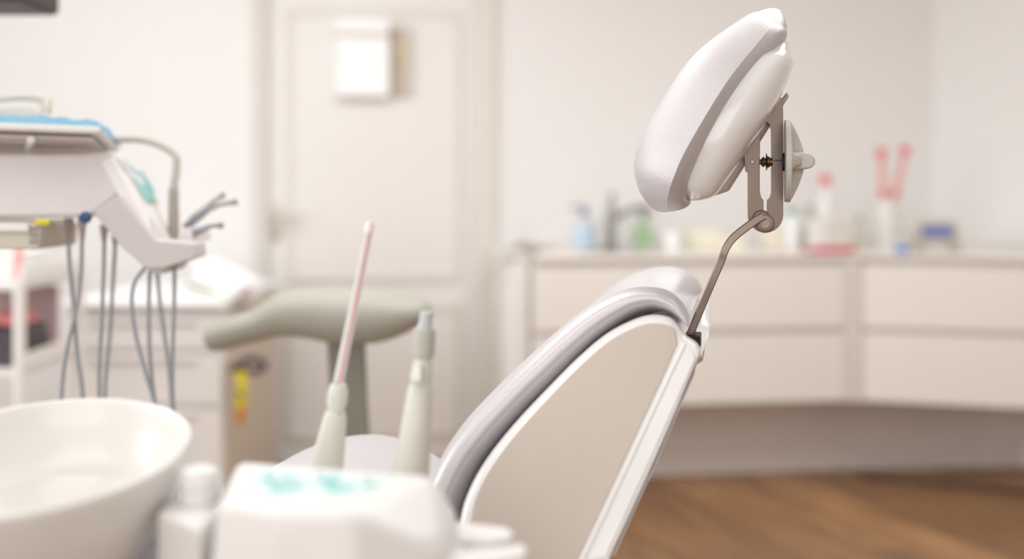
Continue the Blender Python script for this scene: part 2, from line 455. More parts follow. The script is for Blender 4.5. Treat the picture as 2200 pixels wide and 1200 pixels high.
# ------------------------------------------------------------------ long cabinets and worktop
C0 = W(1832, 546, 4.38); C0.z = 0                  # corner of the cabinet fronts
LD = Vector((-0.651, -0.08, 0)).normalized(); RD = Vector((0.602, -0.16, 0)).normalized()
LN = Vector((-LD.y, LD.x, 0)); LN = LN if LN.y < 0 else -LN     # towards the room
RN = Vector((-RD.y, RD.x, 0)); RN = RN if RN.y < 0 else -RN
ZW, ZWT = 0.905, 0.921                              # underside / top of worktop
ZB = 0.342
def run_s(px, D):
    k = (px-1100)/F
    return (k*C0.y-C0.x)/(D.x-k*D.y)
def rbox(D, N, s0, s1, z0, z1, o0, o1, bev=0.0, bm=None):
    c = C0+D*(s0+s1)/2+N*(o0+o1)/2; c.z = (z0+z1)/2
    return box(c, (abs(s1-s0), abs(o1-o0), abs(z1-z0)), math.atan2(D.y, D.x), bev, 2, bm)
sA = run_s(1148, LD); sB = run_s(1597, LD)
def cabinet(name, label, D, N, s0, s1, depth, grp='long low drawer cabinets'):
    c = C0+D*(s0+s1)/2; 
    t = thing(name, label, 'cabinet', (c.x, c.y, ZB), grp)
    part('body', rbox(D, N, s0+0.002, s1-0.002, ZB, ZW-0.001, -depth, -0.022), CABG, t)
    for z0, z1 in ((0.346, 0.606), (0.634, 0.872)):
        part('drawer', rbox(D, N, s0+0.003, s1-0.003, z0, z1, -0.022, 0.0, 0.003), CABW, t)
    return t
cabinet('drawer_cabinet', 'wide white two drawer cabinet left of the vertical seam', LD, LN, sA, sB, 0.5)
cabinet('drawer_cabinet', 'narrower white two drawer cabinet left of the corner', LD, LN, sB, 0.035, 0.5)
cabinet('drawer_cabinet', 'white two drawer cabinet right of the corner', RD, RN, 0.035, 0.84, 0.27)
cp = C0.copy()
solo('corner_filler', hull([p+V(0, 0, z) for z in (ZB, 0.904) for p in (C0+LD*0.034+LN*-0.07, C0+LD*0.034+LN*-0.010, C0+RD*0.034+RN*-0.010, C0+RD*0.034+RN*-0.07)]),
     CABG, 'narrow beige filler strip in the corner between the cabinets', 'filler', (C0.x, C0.y, ZB))
# worktop: one continuous slab to the walls
def ring_at(z, o):
    p = [C0+LD*sA+LN*(o), C0+(LN+RN).normalized()*o*1.02, C0+RD*0.86+RN*o]
    q = [V(1.99, 4.93, 0), CORN+V(-0.01, -0.02, 0), W0+WU*wall_u(1145)+WN*0.01]
    rr = p+[C0+RD*0.86-RN*0.28]+q
    return [v+V(0, 0, z) for v in rr]
solo('worktop', rings([ring_at(ZW, 0.006), ring_at(ZWT-0.003, 0.006), ring_at(ZWT, 0.003)]), WTOP,
     'continuous off-white worktop over the long drawer cabinets', 'worktop', (1.3, 4.6, ZW))
# plinth panels under the cabinets
PC = W(1832, 1010, 4.66); PC.z = 0
PLf = V(0.40, 4.53, 0); PRt = W(2200, 1005, 4.70); PRt.z = 0; PRt = PC+(PRt-PC)*0.985
for a, c, nm, lb in ((PLf, PC, 'plinth', 'recessed plinth under the left cabinets'), (PC, PRt, 'plinth', 'recessed plinth under the right cabinet')):
    solo(nm, slabwall(a, c, 0.006, ZB+0.001, 0.03), PLIN, lb, 'plinth', ((a.x+c.x)/2, (a.y+c.y)/2, 0.006), 'plinths under the cabinets')
a = C0.copy()+V(0.06, 0.14, 0); c = C0+RD*1.0  # thin dark strip on the floor along the right cabinet front
struct('floor_strip', slabwall(a, c, 0.004, 0.016, 0.03),
       mat('dark_floor_strip', (70, 46, 34), 0.6), 'dark strip on the floor below the right cabinet', 'trim')

# end unit left of the long cabinets
e1 = (C0+LD*sA-W0).dot(WU)-0.004; e0 = wall_u(1080, 0.51)
t = thing('end_unit', 'tall narrow white unit at the left end of the cabinets', 'cabinet', WP((e0+e1)/2, 0.2, 0.006))
part('body', wbox(e0, e1, 0.006, 0.905, 0.016, 0.50, 0.006), WPLA, t)
part('cabinet_door', wbox(e0+0.004, e1-0.004, 0.05, 0.895, 0.50, 0.515, 0.004), WPLA, t)
part('cap', wbox(e0-0.006, e1, 0.906, 0.922, 0.016, 0.52, 0.004), WTOP, t)
t = solo('hanging_cable', tube([WP(e0+0.05, 0.50, 0.935), WP(e0+0.0, 0.54, 0.935), WP(e0-0.03, 0.53, 0.86), WP(e0-0.075, 0.47, 0.78), WP(e0-0.09, 0.46, 0.6), WP(e0-0.07, 0.44, 0.4)], 0.006), mat('pale_cable', (214, 216, 212), 0.5),
     'pale grey cable drooping from the left end of the worktop', 'cable', WP(e0, 0.5, 0.4))

# ------------------------------------------------------------------ things on the worktop
Z = ZWT+0.0005
def base_at(px, d): return V((px-1100)/F*d, d, Z)
def mm(v, d): return v/F*d                        # pixels to metres at distance d
# low dish with wooden bits
p = base_at(1128, 4.62)
t = thing('low_dish', 'low beige dish at the left end of the worktop', 'dish', p)
part('bowl', lathe(p, [(0, 0), (0.05, 0), (0.075, 0.018), (0.07, 0.02), (0.045, 0.006), (0, 0.005)], 28), BEIGE, t)
part('content', lathe(p+V(0, 0, 0.0052), [(0, 0), (0.04, 0), (0.03, 0.02), (0, 0.026)], 16), OLIVE, t)
solo('flat_box', box(base_at(1172, 4.7)+V(0, 0, 0.009), (0.09, 0.08, 0.018), 0.1, 0.002), BEIGE, 'flat beige box beside the low dish', 'box', base_at(1172, 4.7))
def pump_bottle(px, d, lab, label, body, lm, pm, h, r, grp='pump bottles by the sink tap'):
    p = base_at(px, d)
    t = thing('pump_bottle', label, 'bottle', p, grp)
    part('body', lathe(p, [(0, 0), (r*0.95, 0), (r, 0.006), (r, h*0.55), (r*0.8, h*0.66), (r*0.35, h*0.72), (r*0.33, h*0.76), (0, h*0.76)], 24), body, t)
    part('front_label', lathe(p+V(0, 0, h*0.10), [(r*1.0, 0), (r*1.03, 0.001), (r*1.03, h*0.36), (r*1.0, h*0.365)], 24), lm, t)
    part('pump', lathe(p+V(0, 0, h*0.755), [(0, 0), (r*0.42, 0), (r*0.42, h*0.09), (r*0.16, h*0.1), (r*0.16, h*0.17), (r*0.34, h*0.18), (r*0.34, h*0.235), (0, h*0.245)], 16), pm, t)
    part('spout', tube([p+V(0, 0, h*0.96), p+V(-r*0.9, -r*0.3, h*0.965), p+V(-r*1.3, -r*0.4, h*0.93)], r*0.13), pm, t)
pump_bottle(1255, 4.62, '', 'clear soap bottle with blue label and indigo pump, left of the tap', mat('frosted_bottle', (226, 232, 238), 0.3, trans=0.2), LBLUE, INDIGO, 0.185, 0.045)
pump_bottle(1383, 4.80, '', 'soap bottle with green liquid and dark green pump, right of the tap', mat('green_soap', (206, 224, 196), 0.3, trans=0.2), GREEN, DGREEN, 0.165, 0.036)
p = base_at(1312, 4.72)
t = thing('tap', 'tall chrome tap standing on the worktop between two pump bottles', 'tap', p)
part('base', lathe(p, [(0, 0), (0.034, 0), (0.034, 0.012), (0.024, 0.018), (0, 0.018)], 24), CHROME, t)
part('body', lathe(p+V(0, 0, 0.017), [(0, 0), (0.023, 0), (0.022, 0.15), (0.019, 0.16), (0, 0.16)], 24), CHROME, t)
part('lever', tube([p+V(0, 0, 0.17), p+V(-0.004, 0, 0.205), p+V(0.012, -0.01, 0.235)], [0.020, 0.018, 0.012]), CHROME, t)
part('spout', tube([p+V(0.01, 0, 0.12), p+V(0.06, -0.05, 0.155), p+V(0.115, -0.10, 0.175), p+V(0.15, -0.14, 0.165), p+V(0.152, -0.145, 0.145)], 0.013), CHROME, t)
solo('sink_edge', lathe(base_at(1335, 4.50), [(0.16, 0), (0.175, 0), (0.175, 0.003), (0.16, 0.003), (0.16, 0)], 40, sy=0.5), CHROME, 'thin chrome rim of the sink in the worktop', 'sink', base_at(1335, 4.50))
def cup(px, d, r, h, m, label, grp=None, name='cup'):
    p = base_at(px, d)
    return solo(name, lathe(p, [(0, 0), (r*0.8, 0), (r, h), (r*0.93, h), (r*0.74, 0.004), (0, 0.004)], 24), m, label, 'cup', p, grp)
cup(1444, 4.6, 0.032, 0.08, BRIGHT, 'white cup right of the green soap bottle')
CREAM = mat('cream_tissue', (240, 234, 214), 0.9)
def stack(px, d, w, dp, h, m, label, name, cat, rot=0.0):
    p = base_at(px, d)
    return solo(name, box(p+V(0, 0, h/2), (w, dp, h), rot, min(w, h)*0.08), m, label, cat, p)
stack(1510, 4.72, 0.13, 0.12, 0.085, CREAM, 'cream tissue box behind the headrest side of the worktop', 'tissue_box', 'box')
stack(1570, 4.62, 0.10, 0.10, 0.05, CREAM, 'low cream box right of the tissue box', 'cream_box', 'box')
stack(1656, 4.74, 0.09, 0.08, 0.11, CREAM, 'upright cream carton left of the green capped jar', 'cream_carton', 'carton')
p = base_at(1702, 4.72)
t = thing('jar', 'white jar with a green cap behind the knob of the headrest', 'jar', p)
part('body', lathe(p, [(0, 0), (0.034, 0), (0.036, 0.01), (0.036, 0.12), (0.026, 0.14), (0, 0.14)], 24), BRIGHT, t)
part('cap', lathe(p+V(0, 0, 0.139), [(0, 0), (0.024, 0), (0.024, 0.028), (0, 0.03)], 20), mat('mint_cap', (120, 176, 140), 0.5), t)
p = base_at(1728, 4.60)
t = thing('bur_block', 'slim grey metal holder beside the white box', 'holder', p)
part('stand', box(p+V(0, 0, 0.045), (0.025, 0.05, 0.09), 0.2, 0.003), mat('grey_holder', (176, 168, 162), 0.5), t)
part('leaf', box(p+V(0.03, 0.02, 0.15), (0.03, 0.012, 0.07), 0.4, 0.003), mat('olive_blade', (176, 176, 158), 0.5), t)
part('stem', tube([p+V(0, 0, 0.085), p+V(0.02, 0.015, 0.12)], 0.004), CHROME, t)
# white box on a crimson tray
p = base_at(1780, 4.48)
t = thing('crimson_tray', 'crimson tray at the worktop edge left of the corner', 'tray', p)
part('base', box(p+V(0, 0, 0.004), (0.175, 0.11, 0.008), 0.1, 0.003), CRIM, t)
part('front_rim', box(p+V(0.005, -0.052, 0.014), (0.172, 0.007, 0.022), 0.1, 0.002), CRIM, t)
part('rear_rim', box(p+V(-0.005, 0.052, 0.014), (0.172, 0.007, 0.022), 0.1, 0.002), CRIM, t)
t = thing('white_box', 'square white dispenser box standing on the crimson tray', 'box', p+V(0, 0, 0.0085))
part('body', box(p+V(0.0, 0, 0.072), (0.155, 0.080, 0.125), 0.1, 0.006), WPLA, t)
part('front_panel', box(p+V(0.026, -0.0445, 0.072), (0.085, 0.004, 0.115), 0.1, 0.001), mat('pale_olive_film', (222, 218, 206), 0.5), t)
p = base_at(1773, 4.68)
t = thing('spray_bottle', 'white bottle with a round red cap behind the white box', 'bottle', p)
part('body', lathe(p, [(0, 0), (0.045, 0), (0.047, 0.01), (0.047, 0.16), (0.03, 0.2), (0.013, 0.235), (0.011, 0.27), (0, 0.27)], 24), WPLA, t)
part('cap', lathe(p+V(0, 0, 0.27), [(0, 0), (0.013, 0), (0.021, 0.01), (0.022, 0.03), (0.014, 0.042), (0, 0.044)], 20), RED, t)
p = base_at(1846, 4.64)
t = thing('squat_bottle', 'squat pale olive bottle right of the white box', 'bottle', p)
part('body', lathe(p, [(0, 0), (0.022, 0), (0.023, 0.10), (0.012, 0.12), (0, 0.12)], 20), mat('pale_olive_bottle', (216, 212, 192), 0.4), t)
part('cap', lathe(p+V(0, 0, 0.119), [(0, 0), (0.013, 0), (0.013, 0.02), (0, 0.021)], 16), OLIVE, t)
# cup with two red headed brushes
p = base_at(1905, 4.64)
t = cup(1905, 4.64, 0.044, 0.205, WPLA, 'tall white tumbler holding two red headed brushes', name='tumbler')
for k, (tx, ty, bx) in enumerate(((1893, 330, 1900), (1944, 325, 1909))):
    d = 4.64-0.004+k*0.012
    top = W(tx, ty, d); bot = V((bx-1100)/F*d, d, Z+0.11)
    v = (top-bot).normalized()
    t = thing('brush', ('upright' if k == 0 else 'leaning')+' pink handled brush with red tip in the tumbler', 'brush', bot, 'two brushes in the tumbler')
    part('handle', tube([bot, bot.lerp(top, 0.5), top-v*0.012], [0.008, 0.013, 0.012], 12), PINK, t)
    part('tip', lathe(top-v*0.014, [(0, 0), (0.015, 0.002), (0.021, 0.014), (0.019, 0.028), (0.009, 0.037), (0, 0.038)], 16, v), RED, t)
    part('ferrule', lathe(bot.lerp(top, 0.42), [(0.010, -0.012), (0.0165, -0.008), (0.0165, 0.012), (0.010, 0.016)], 14, v), RED, t)
# small blue footed glass
p = base_at(1938, 4.42)
t = thing('blue_pot', 'small clear topped pot with bright blue base near the worktop edge', 'pot', p)
part('base', lathe(p, [(0, 0), (0.022, 0), (0.026, 0.012), (0.022, 0.026), (0, 0.028)], 24), BLUE, t)
part('body', lathe(p+V(0, 0, 0.0275), [(0, 0), (0.018, 0), (0.026, 0.045), (0.023, 0.045), (0.015, 0.004), (0, 0.004)], 24), mat('clear_cup', (238, 236, 234), 0.3, trans=0.3), t)
stack(1682, 4.44, 0.045, 0.03, 0.012, mat('pale_pink_sachet', (238, 214, 206), 0.7), 'tiny pink sachet at the worktop edge', 'sachet', 'sachet')
# arched radio clock with blue display
d = 4.46; p = base_at(2018, d)
t = thing('desk_clock', 'arched beige desk clock with blue display right of the tumbler', 'clock', p)
def arch(w0, w1, h, dz, foot):
    return [(-w0, 0), (-w1, h*0.75), (-w1*0.85, h), (w1*0.85, h), (w1, h*0.75), (w0, 0), (w0-foot, 0), (w0-foot*1.6, h*0.34), (-w0+foot*1.6, h*0.34), (-w0+foot, 0)]
pts = [p+V(x, 0, z) for x, z in arch(0.093, 0.078, 0.122, 0, 0.028)]
part('body', prism(pts, (0, 0.05, 0), 0.003), mat('stone_beige_plastic', (196, 186, 172), 0.5), t)
part('display', box(p+V(-0.008, -0.001, 0.082), (0.118, 0.006, 0.046), 0, 0.002), DISP, t)
for k, xx in enumerate((-0.05, -0.024, 0.004, 0.03)):
    part('digit', box(p+V(xx, -0.0045, 0.082), (0.013, 0.002, 0.026), 0, 0.0005), mat('pale_digit%d' % k, (150, 162, 205), 0.5), t)
part('button', lathe(p+V(0.066, -0.0005, 0.06), [(0, 0), (0.008, 0), (0.008, 0.006), (0, 0.007)], 16, (0, -1, 0)), BEIGE, t)

# ------------------------------------------------------------------ left background: cabinet, printer, trolley
u = 0
fy = 3.72
cx0, cx1 = (140-1100)/F*fy, (478-1100)/F*fy
ztop = zpx(655, fy)
t = thing('drawer_chest', 'white drawer chest against the wall left of the door', 'cabinet', ((cx0+cx1)/2, 4.1, 0.006))
part('carcass', box(((cx0+cx1)/2, (fy+0.02+4.55)/2, ztop/2), (cx1-cx0, 4.55-fy-0.02, ztop-0.012), 0, 0.004), WPLA, t)
hz_ = (ztop-0.06)
for i, (a, b2) in enumerate(((0.0, 0.115), (0.125, 0.30), (0.31, 0.52), (0.53, 0.72))):
    dr_ = part('drawer', box(((cx0+cx1)/2, fy+0.008, ztop-0.035-(a+b2)/2), (cx1-cx0-0.01, 0.02, b2-a-0.004), 0, 0.004), WPLA, t)
    part('drawer_grip', box(((cx0+cx1)/2, fy-0.006, ztop-0.035-a-0.02), (cx1-cx0-0.16, 0.012, 0.012), 0, 0.004), LILAC, dr_)
part('top_board', box(((cx0+cx1)/2, (fy+4.55)/2-0.01, ztop+0.003), (cx1-cx0+0.02, 4.55-fy+0.02, 0.018), 0, 0.004), BRIGHT, t)
part('side_panel', box((cx1+0.004, (fy+0.03+4.52)/2, (ztop-0.03)/2), (0.008, 4.50-fy-0.03, ztop-0.04), 0, 0.001), mat('warm_beige_board', (214, 200, 184), 0.6), t, label='beige right side board')
# sloped white device with a pen on it
zt = ztop+0.0125
dv = [(-1.085, 0.0), (-0.935, 0.0), (-0.905, 0.045), (-1.085, 0.128)]
y0_, y1_ = 3.80, 4.08
t = thing('white_printer', 'white device with a sloping top on the drawer chest', 'device', (-1.0, 3.94, zt))
part('housing', hull([V(x, y, zt+z) for x, z in dv for y in (y0_, y1_)], 0.008), BRIGHT, t)
part('paper_tray', hull([V(-0.955, 3.83, zt+0.005), V(-0.86, 3.83, zt+0.005), V(-0.955, 3.99, zt+0.005), V(-0.86, 3.99, zt+0.005), V(-0.955, 3.83, zt+0.05), V(-0.86, 3.83, zt+0.035), V(-0.955, 3.99, zt+0.05), V(-0.86, 3.99, zt+0.035)], 0.004), LILAC, t)
a = W(405, 612, 3.80); c = W(490, 640, 3.80)
t = thing('pen', 'olive and green pen lying on the sloping white device', 'pen', a)
part('barrel', tube([a, a.lerp(c, .6)], 0.007, smooth=False), mat('olive_pen', (128, 122, 52), 0.4), t)
part('cap', tube([a.lerp(c, .6), c], 0.006, smooth=False), mat('mint_pen_cap', (190, 222, 186), 0.4), t)
# black loop scissors with yellow lanyard hanging from the chest's side
d = 3.72; hk = W(530, 786, d)
xs = cx1+0.012
t = thing('scissors', 'black handled scissors hanging at the side of the drawer chest', 'scissors', V(hk.x, hk.y, hk.z))
lp = []
for k in range(17):
    a_ = 2*math.pi*k/16
    lp.append(hk+V(0.020+math.cos(a_)*0.038, 0, 0.002+math.sin(a_)*0.021))
part('handle', tube(lp, 0.0115, 8, 2), DARK, t)
part('handle', tube([hk+V(-0.015, 0.004, 0.0), hk+V(-0.04, 0.004, -0.006), hk+V(-0.062, 0.004, -0.010)], [0.014, 0.015, 0.008]), DARK, t)
part('hook', tube([hk+V(-0.02, 0, 0.0), hk+V(-0.02, 0.05, 0.004)], 0.004, smooth=False), DARK, t)
ly = W(518, 806, d-0.01)
t = thing('key_lanyard', 'yellow and orange lanyard hanging below the black scissors', 'lanyard', ly)
part('strap', tube([ly+V(0, 0, 0.015), ly+V(0.003, 0, -0.04), ly+V(-0.002, 0.002, -0.11)], [0.012, 0.02, 0.018], 8, flat=(0.018, 0.004), side=(1, 0, 0)), YEL, t)
part('tassel', hull([ly+V(-0.018, -0.004, -0.105), ly+V(0.016, -0.004, -0.105), ly+V(-0.018, 0.006, -0.105), ly+V(0.016, 0.006, -0.105), ly+V(-0.014, 0, -0.16), ly+V(0.006, 0, -0.18)], 0.003), ORG, t)
part('clip', tube([ly+V(-0.012, -0.006, -0.05), ly+V(0.012, -0.006, -0.075)], 0.004, smooth=False), DARK, t)
# trolley at the far left edge
d = 3.0
tx1, tx0 = (42-1100)/F*d, (-330-1100)/F*d
t = thing('trolley', 'white open shelf trolley at the left edge of the picture', 'trolley', ((tx0+tx1)/2, d+0.2, 0.0062))
zt_ = zpx(600, d)
for x in (tx0, tx1):
    for y in (d, d+0.42):
        part('post', tube([V(x, y, 0.055), V(x, y, zt_)], 0.016, 12, smooth=False), WPLA, t)
        part('castor', lathe(V(x, y-0.012, 0.0335), [(0, 0), (0.027, 0), (0.027, 0.024), (0, 0.024)], 18, (0, 1, 0)), DARK, t)
for k, zz in enumerate((zt_-0.02, zpx(805, d), 0.12)):
    part('shelf', box(((tx0+tx1)/2, d+0.21, zz), (tx1-tx0, 0.42, 0.022), 0, 0.005), WPLA, t)
    part('rail', box((tx1, d+0.21, zz+0.03), (0.012, 0.40, 0.045), 0, 0.003), WPLA, t)
z2 = zpx(805, d)+0.0115
solo('dark_bag', hull([V(tx1-0.16, d+0.06, z2), V(tx1-0.03, d+0.06, z2), V(tx1-0.16, d+0.3, z2), V(tx1-0.03, d+0.3, z2), V(tx1-0.15, d+0.08, z2+0.12), V(tx1-0.04, d+0.08, z2+0.10), V(tx1-0.15, d+0.28, z2+0.12), V(tx1-0.04, d+0.28, z2+0.10)], 0.012), DARK,
     'dark plum pouch on the middle trolley shelf', 'pouch', V(tx1-0.1, d+0.18, z2))
solo('pink_cloth', hull([V(tx1-0.14, d+0.09, z2+0.121), V(tx1-0.05, d+0.09, z2+0.106), V(tx1-0.14, d+0.26, z2+0.121), V(tx1-0.05, d+0.26, z2+0.106), V(tx1-0.13, d+0.1, z2+0.14), V(tx1-0.08, d+0.1, z2+0.135), V(tx1-0.13, d+0.25, z2+0.14), V(tx1-0.08, d+0.25, z2+0.135)], 0.004), mat('coral_cloth', (226, 140, 138), 0.9), 'folded coral cloth on top of the dark pouch', 'cloth', V(tx1-0.1, d+0.17, z2+0.12))
solo('mauve_screen', box(((tx0+tx1)/2-0.02, d+0.405, (z2+zt_)/2-0.02), (tx1-tx0-0.08, 0.008, zt_-z2-0.06)), MAUVE, 'mauve back board between the trolley shelves', 'board', ((tx0+tx1)/2, d+0.405, z2))
solo('towel_stack', box((tx1-0.10, d+0.2, zt_+0.03), (0.13, 0.22, 0.075), 0.1, 0.01), WPLA, 'folded white towels on top of the trolley', 'towels', (tx1-0.1, d+0.2, zt_-0.008))
solo('red_tube', tube([V(tx1-0.02, d+0.03, zt_-0.008), V(tx1-0.025, d+0.05, zt_+0.08)], 0.012, smooth=False), PINK, 'pink tube standing on the trolley top', 'tube', V(tx1-0.02, d+0.03, zt_-0.008))
# dark lamp corner at the top left
p = W(0, 0, 2.2)
t = thing('operating_lamp', 'dark plum operating lamp corner at the top left of the picture', 'lamp', p+V(-0.2, 0, 0))
c0 = W(42, 2, 2.2)
part('housing', box(c0+V(-0.22, 0.1, 0.06), (0.44, 0.2, 0.12), 0, 0.012, 3), DARK, t)
part('lamp_shade', box(c0+V(-0.24, 0.1, 0.13), (0.36, 0.16, 0.03), 0, 0.01), WPLA, t)
part('arm', tube([c0+V(-0.24, 0.1, 0.14), c0+V(-0.24, 0.1, 0.5), c0+V(-0.24, 0.1, ZC-0.002-c0.z)], 0.02), WPLA, t)
part('ceiling_mount', lathe(V(c0.x-0.24, c0.y+0.1, ZC-0.03), [(0, 0), (0.06, 0), (0.07, 0.029), (0, 0.029)], 24), WPLA, t)

# ------------------------------------------------------------------ stool with sage grey back
SD = 2.30
st = thing('dentist_stool', 'sage grey dentist stool with a wing shaped backrest on a flat stem', 'stool', V((750-1100)/F*SD, SD, 0.007))
rows = []
# centreline px, py, half thickness px, half depth m
for px, py, h, w in ((442, 726, 3, .012), (451, 724, 24, .045), (474, 720, 32, .06), (515, 708, 33, .07), (560, 695, 35, .075), (610, 676, 46, .085), (670, 670, 55, .10), (740, 676, 61, .11), (810, 676, 58, .11), (860, 672, 46, .10), (900, 666, 30, .08), (920, 664, 16, .05), (928, 664, 3, .012)):
    c = W(px, py, SD); rows.append((c.x, c.y, c.z, mm(h, SD), mm(h, SD), w))
part('backrest', loft(rows, (0, 1, 0), 36, 4, 2.2, 2.2), STOOL, st)
a = W(746, 715, SD+0.02)
sb = []
for py, x0, x1 in ((715, 702, 784), (760, 704, 786), (860, 708, 790), (935, 712, 795), (1040, 715, 800)):
    q0, q1 = W(x0, py, SD+0.02), W(x1, py, SD+0.02)
    sb.append([q0, V(q0.x+0.006, q0.y-0.012, q0.z), V(q1.x-0.006, q1.y-0.012, q1.z), q1, V(q1.x-0.006, q1.y+0.012, q1.z), V(q0.x+0.006, q0.y+0.012, q0.z)])
part('back_stem', rings(sb), STOOLS, st)
sc = V((750-1100)/F*SD, SD-0.02, 0)
part('seat', lathe(sc+V(0, 0, 0.50), [(0, 0), (0.17, 0), (0.20, 0.02), (0.205, 0.05), (0.18, 0.08), (0, 0.09)], 40), STOOL, st)
part('gas_column', lathe(sc+V(0, 0, 0.10), [(0, 0), (0.03, 0), (0.03, 0.2), (0.018, 0.2), (0.018, 0.40), (0, 0.40)], 24), CHROME, st)
for k in range(5):
    a_ = 2*math.pi*k/5+0.3; e = sc+V(math.cos(a_)*0.27, math.sin(a_)*0.27, 0.072)
    part('leg', tube([sc+V(0, 0, 0.12), sc.lerp(e, .5)+V(0, 0, 0.055), e], [0.022, 0.018, 0.013], 10), CHROME, st)
    part('castor', lathe(e+V(0, -0.01, -0.038), [(0, 0), (0.026, 0), (0.026, 0.022), (0, 0.022)], 16, (math.sin(a_), -math.cos(a_), 0)), DARK, st)

# ------------------------------------------------------------------ delivery unit, left
DX = (-0.5)
du = thing('delivery_unit', 'white dental delivery unit with instrument arm at the left edge', 'dental unit', V(-1.15, 2.0, 0.007))
D1, D2 = 1.86, 1.91
def P2(lst, d): return [W(x, y, d) for x, y in lst]
body = [(-260, 330), (244, 328), (258, 345), (262, 405), (250, 422), (192, 466), (-20, 470), (-260, 470)]
part('body', hull(P2(body, D1)+[v+V(0, D2-D1, 0) for v in P2(body, D1)], 0.008), LILAC, du)
chf = [(-260, 420), (40, 420), (150, 468), (-260, 474)]
# arm that carries the instruments
arm = [(198, 455), (252, 418), (334, 516), (416, 523), (420, 553), (352, 576), (312, 577), (262, 533)]
AD1, AD2 = 1.83, 1.90
part('instrument_arm', prism(P2(arm, AD1), (0, AD2-AD1, 0), 0.004), LGREY, du)
part('arm_foot', hull(P2([(315, 572), (362, 570), (350, 588), (325, 588)], AD1+0.03)+[v+V(0, 0.12, 0) for v in P2([(315, 572), (362, 570), (350, 588), (325, 588)], AD1+0.03)], 0.003), LGREY, du)
# sloping operating panel
q = [W(240, 335, 1.845), W(334, 516, 1.845), W(384, 512, 2.06), W(340, 338, 2.06)]
n = (q[1]-q[0]).cross(q[2]-q[0]).normalized()
q[3] = q[3]-n*(q[3]-q[0]).dot(n)
if n.dot(q[0]-V(0, 0, EYE)) < 0: n = -n
pn = part('control_slope', hull(q+[v+n*0.02 for v in q], 0.003), WPLA, du)
def qpt(s, t_, off=0.0):
    return q[0].lerp(q[3], s).lerp(q[1].lerp(q[2], s), t_)-n*off
part('keypad', hull([qpt(.25, .05, .0005), qpt(.93, .10, .0005), qpt(.93, .52, .0005), qpt(.33, .52, .0005), qpt(.25, .05, .003), qpt(.93, .10, .003), qpt(.93, .52, .003), qpt(.33, .52, .003)]), TEALP, pn)
for (s, tt, rr) in ((.42, .40, .016), (.56, .42, .018), (.72, .42, .014), (.35, .28, .007), (.82, .18, .014), (.86, .30, .014), (.60, .15, .006), (.45, .12, .006), (.72, .3, .006)):
    part('key', lathe(qpt(s, tt, .003), [(0, 0), (rr, 0), (rr, .0015), (0, .002)], 14, -n), TEAL if rr > .007 else mat('pale_key', (186, 196, 200), .5), pn)
# handle tube
hd = 2.0
part('handle', tube([W(238, 305, hd), W(262, 299, hd), (W(305, 300, hd)), W(345, 312, hd), W(376, 334, hd), W(379, 362, hd), W(374, 400, hd), W(373, 420, hd)], 0.0068, 12), mat('pale_taupe_tube', (200, 192, 182), .3), du)
part('handle_grip', tube([W(373, 405, hd), W(373, 460, hd), W(373, 522, hd)], [0.0085, 0.0095, 0.0105], 14, smooth=False), TAUPE, du)
# tray with underside
nl, nr, fr, fl = W(-260, 268, 1.78), W(218, 286, 1.78), W(256, 327, 2.08), W(-260, 325, 2.08)
tk = V(0, 0, 0.012)
part('tray_bracket', hull([v-V(0, 0, 0.007) for v in (W(-240, 276, 1.80), W(200, 291, 1.80), W(235, 328, 2.06), W(-240, 328, 2.06))]+[v-V(0, 0, 0.003) for v in (W(-240, 276, 1.80), W(200, 291, 1.80), W(235, 328, 2.06), W(-240, 328, 2.06))]), TRAYU, du, label='grey underside of the tray')
part('tray_rib', tube([W(66, 282, 1.785)-V(0,0,.013), W(60, 322, 2.04)-V(0,0,.013)], 0.006, 8, smooth=False), LILAC, du)
tr = thing('instrument_tray', 'white instrument tray on top of the delivery unit', 'tray', W(0, 280, 1.93))
part('base', hull([nl, nr, fr, fl]+[v+tk for v in (nl, nr, fr, fl)], 0.004), WPLA, tr)
# light blue paper napkin with crumpled edge
nb = bmesh.new(); NX, NY = 34, 12; vs = []
for i in range(NX):
    row = []
    for j in range(NY):
        s, t_ = i/(NX-1), j/(NY-1)
        p = nl.lerp(nr, s).lerp(fl.lerp(fr, s), t_)+tk+V(0, 0, 0.004)
        e = max(0, (s-.93)/.07)
        g = max(0, (0.08-t_)/0.08)
        p += V(0.008*e, -0.006*g, -0.012*e*e-0.010*g*(0.4+0.6*noise.noise(V(s*14, 3, 0))))
        p += V(0, 0, 0.003+0.009*abs(noise.noise(V(s*9, t_*5, 1)))+0.005*(1-t_))
        row.append(nb.verts.new(p))
    vs.append(row)
for i in range(NX-1):
    for j in range(NY-1): nb.faces.new((vs[i][j], vs[i+1][j], vs[i+1][j+1], vs[i][j+1]))
bmesh.ops.solidify(nb, geom=nb.faces[:], thickness=0.0012)
solo('paper_napkin', nb, BLUEC, 'light blue paper napkin spread over the instrument tray', 'napkin', W(0, 250, 1.93))
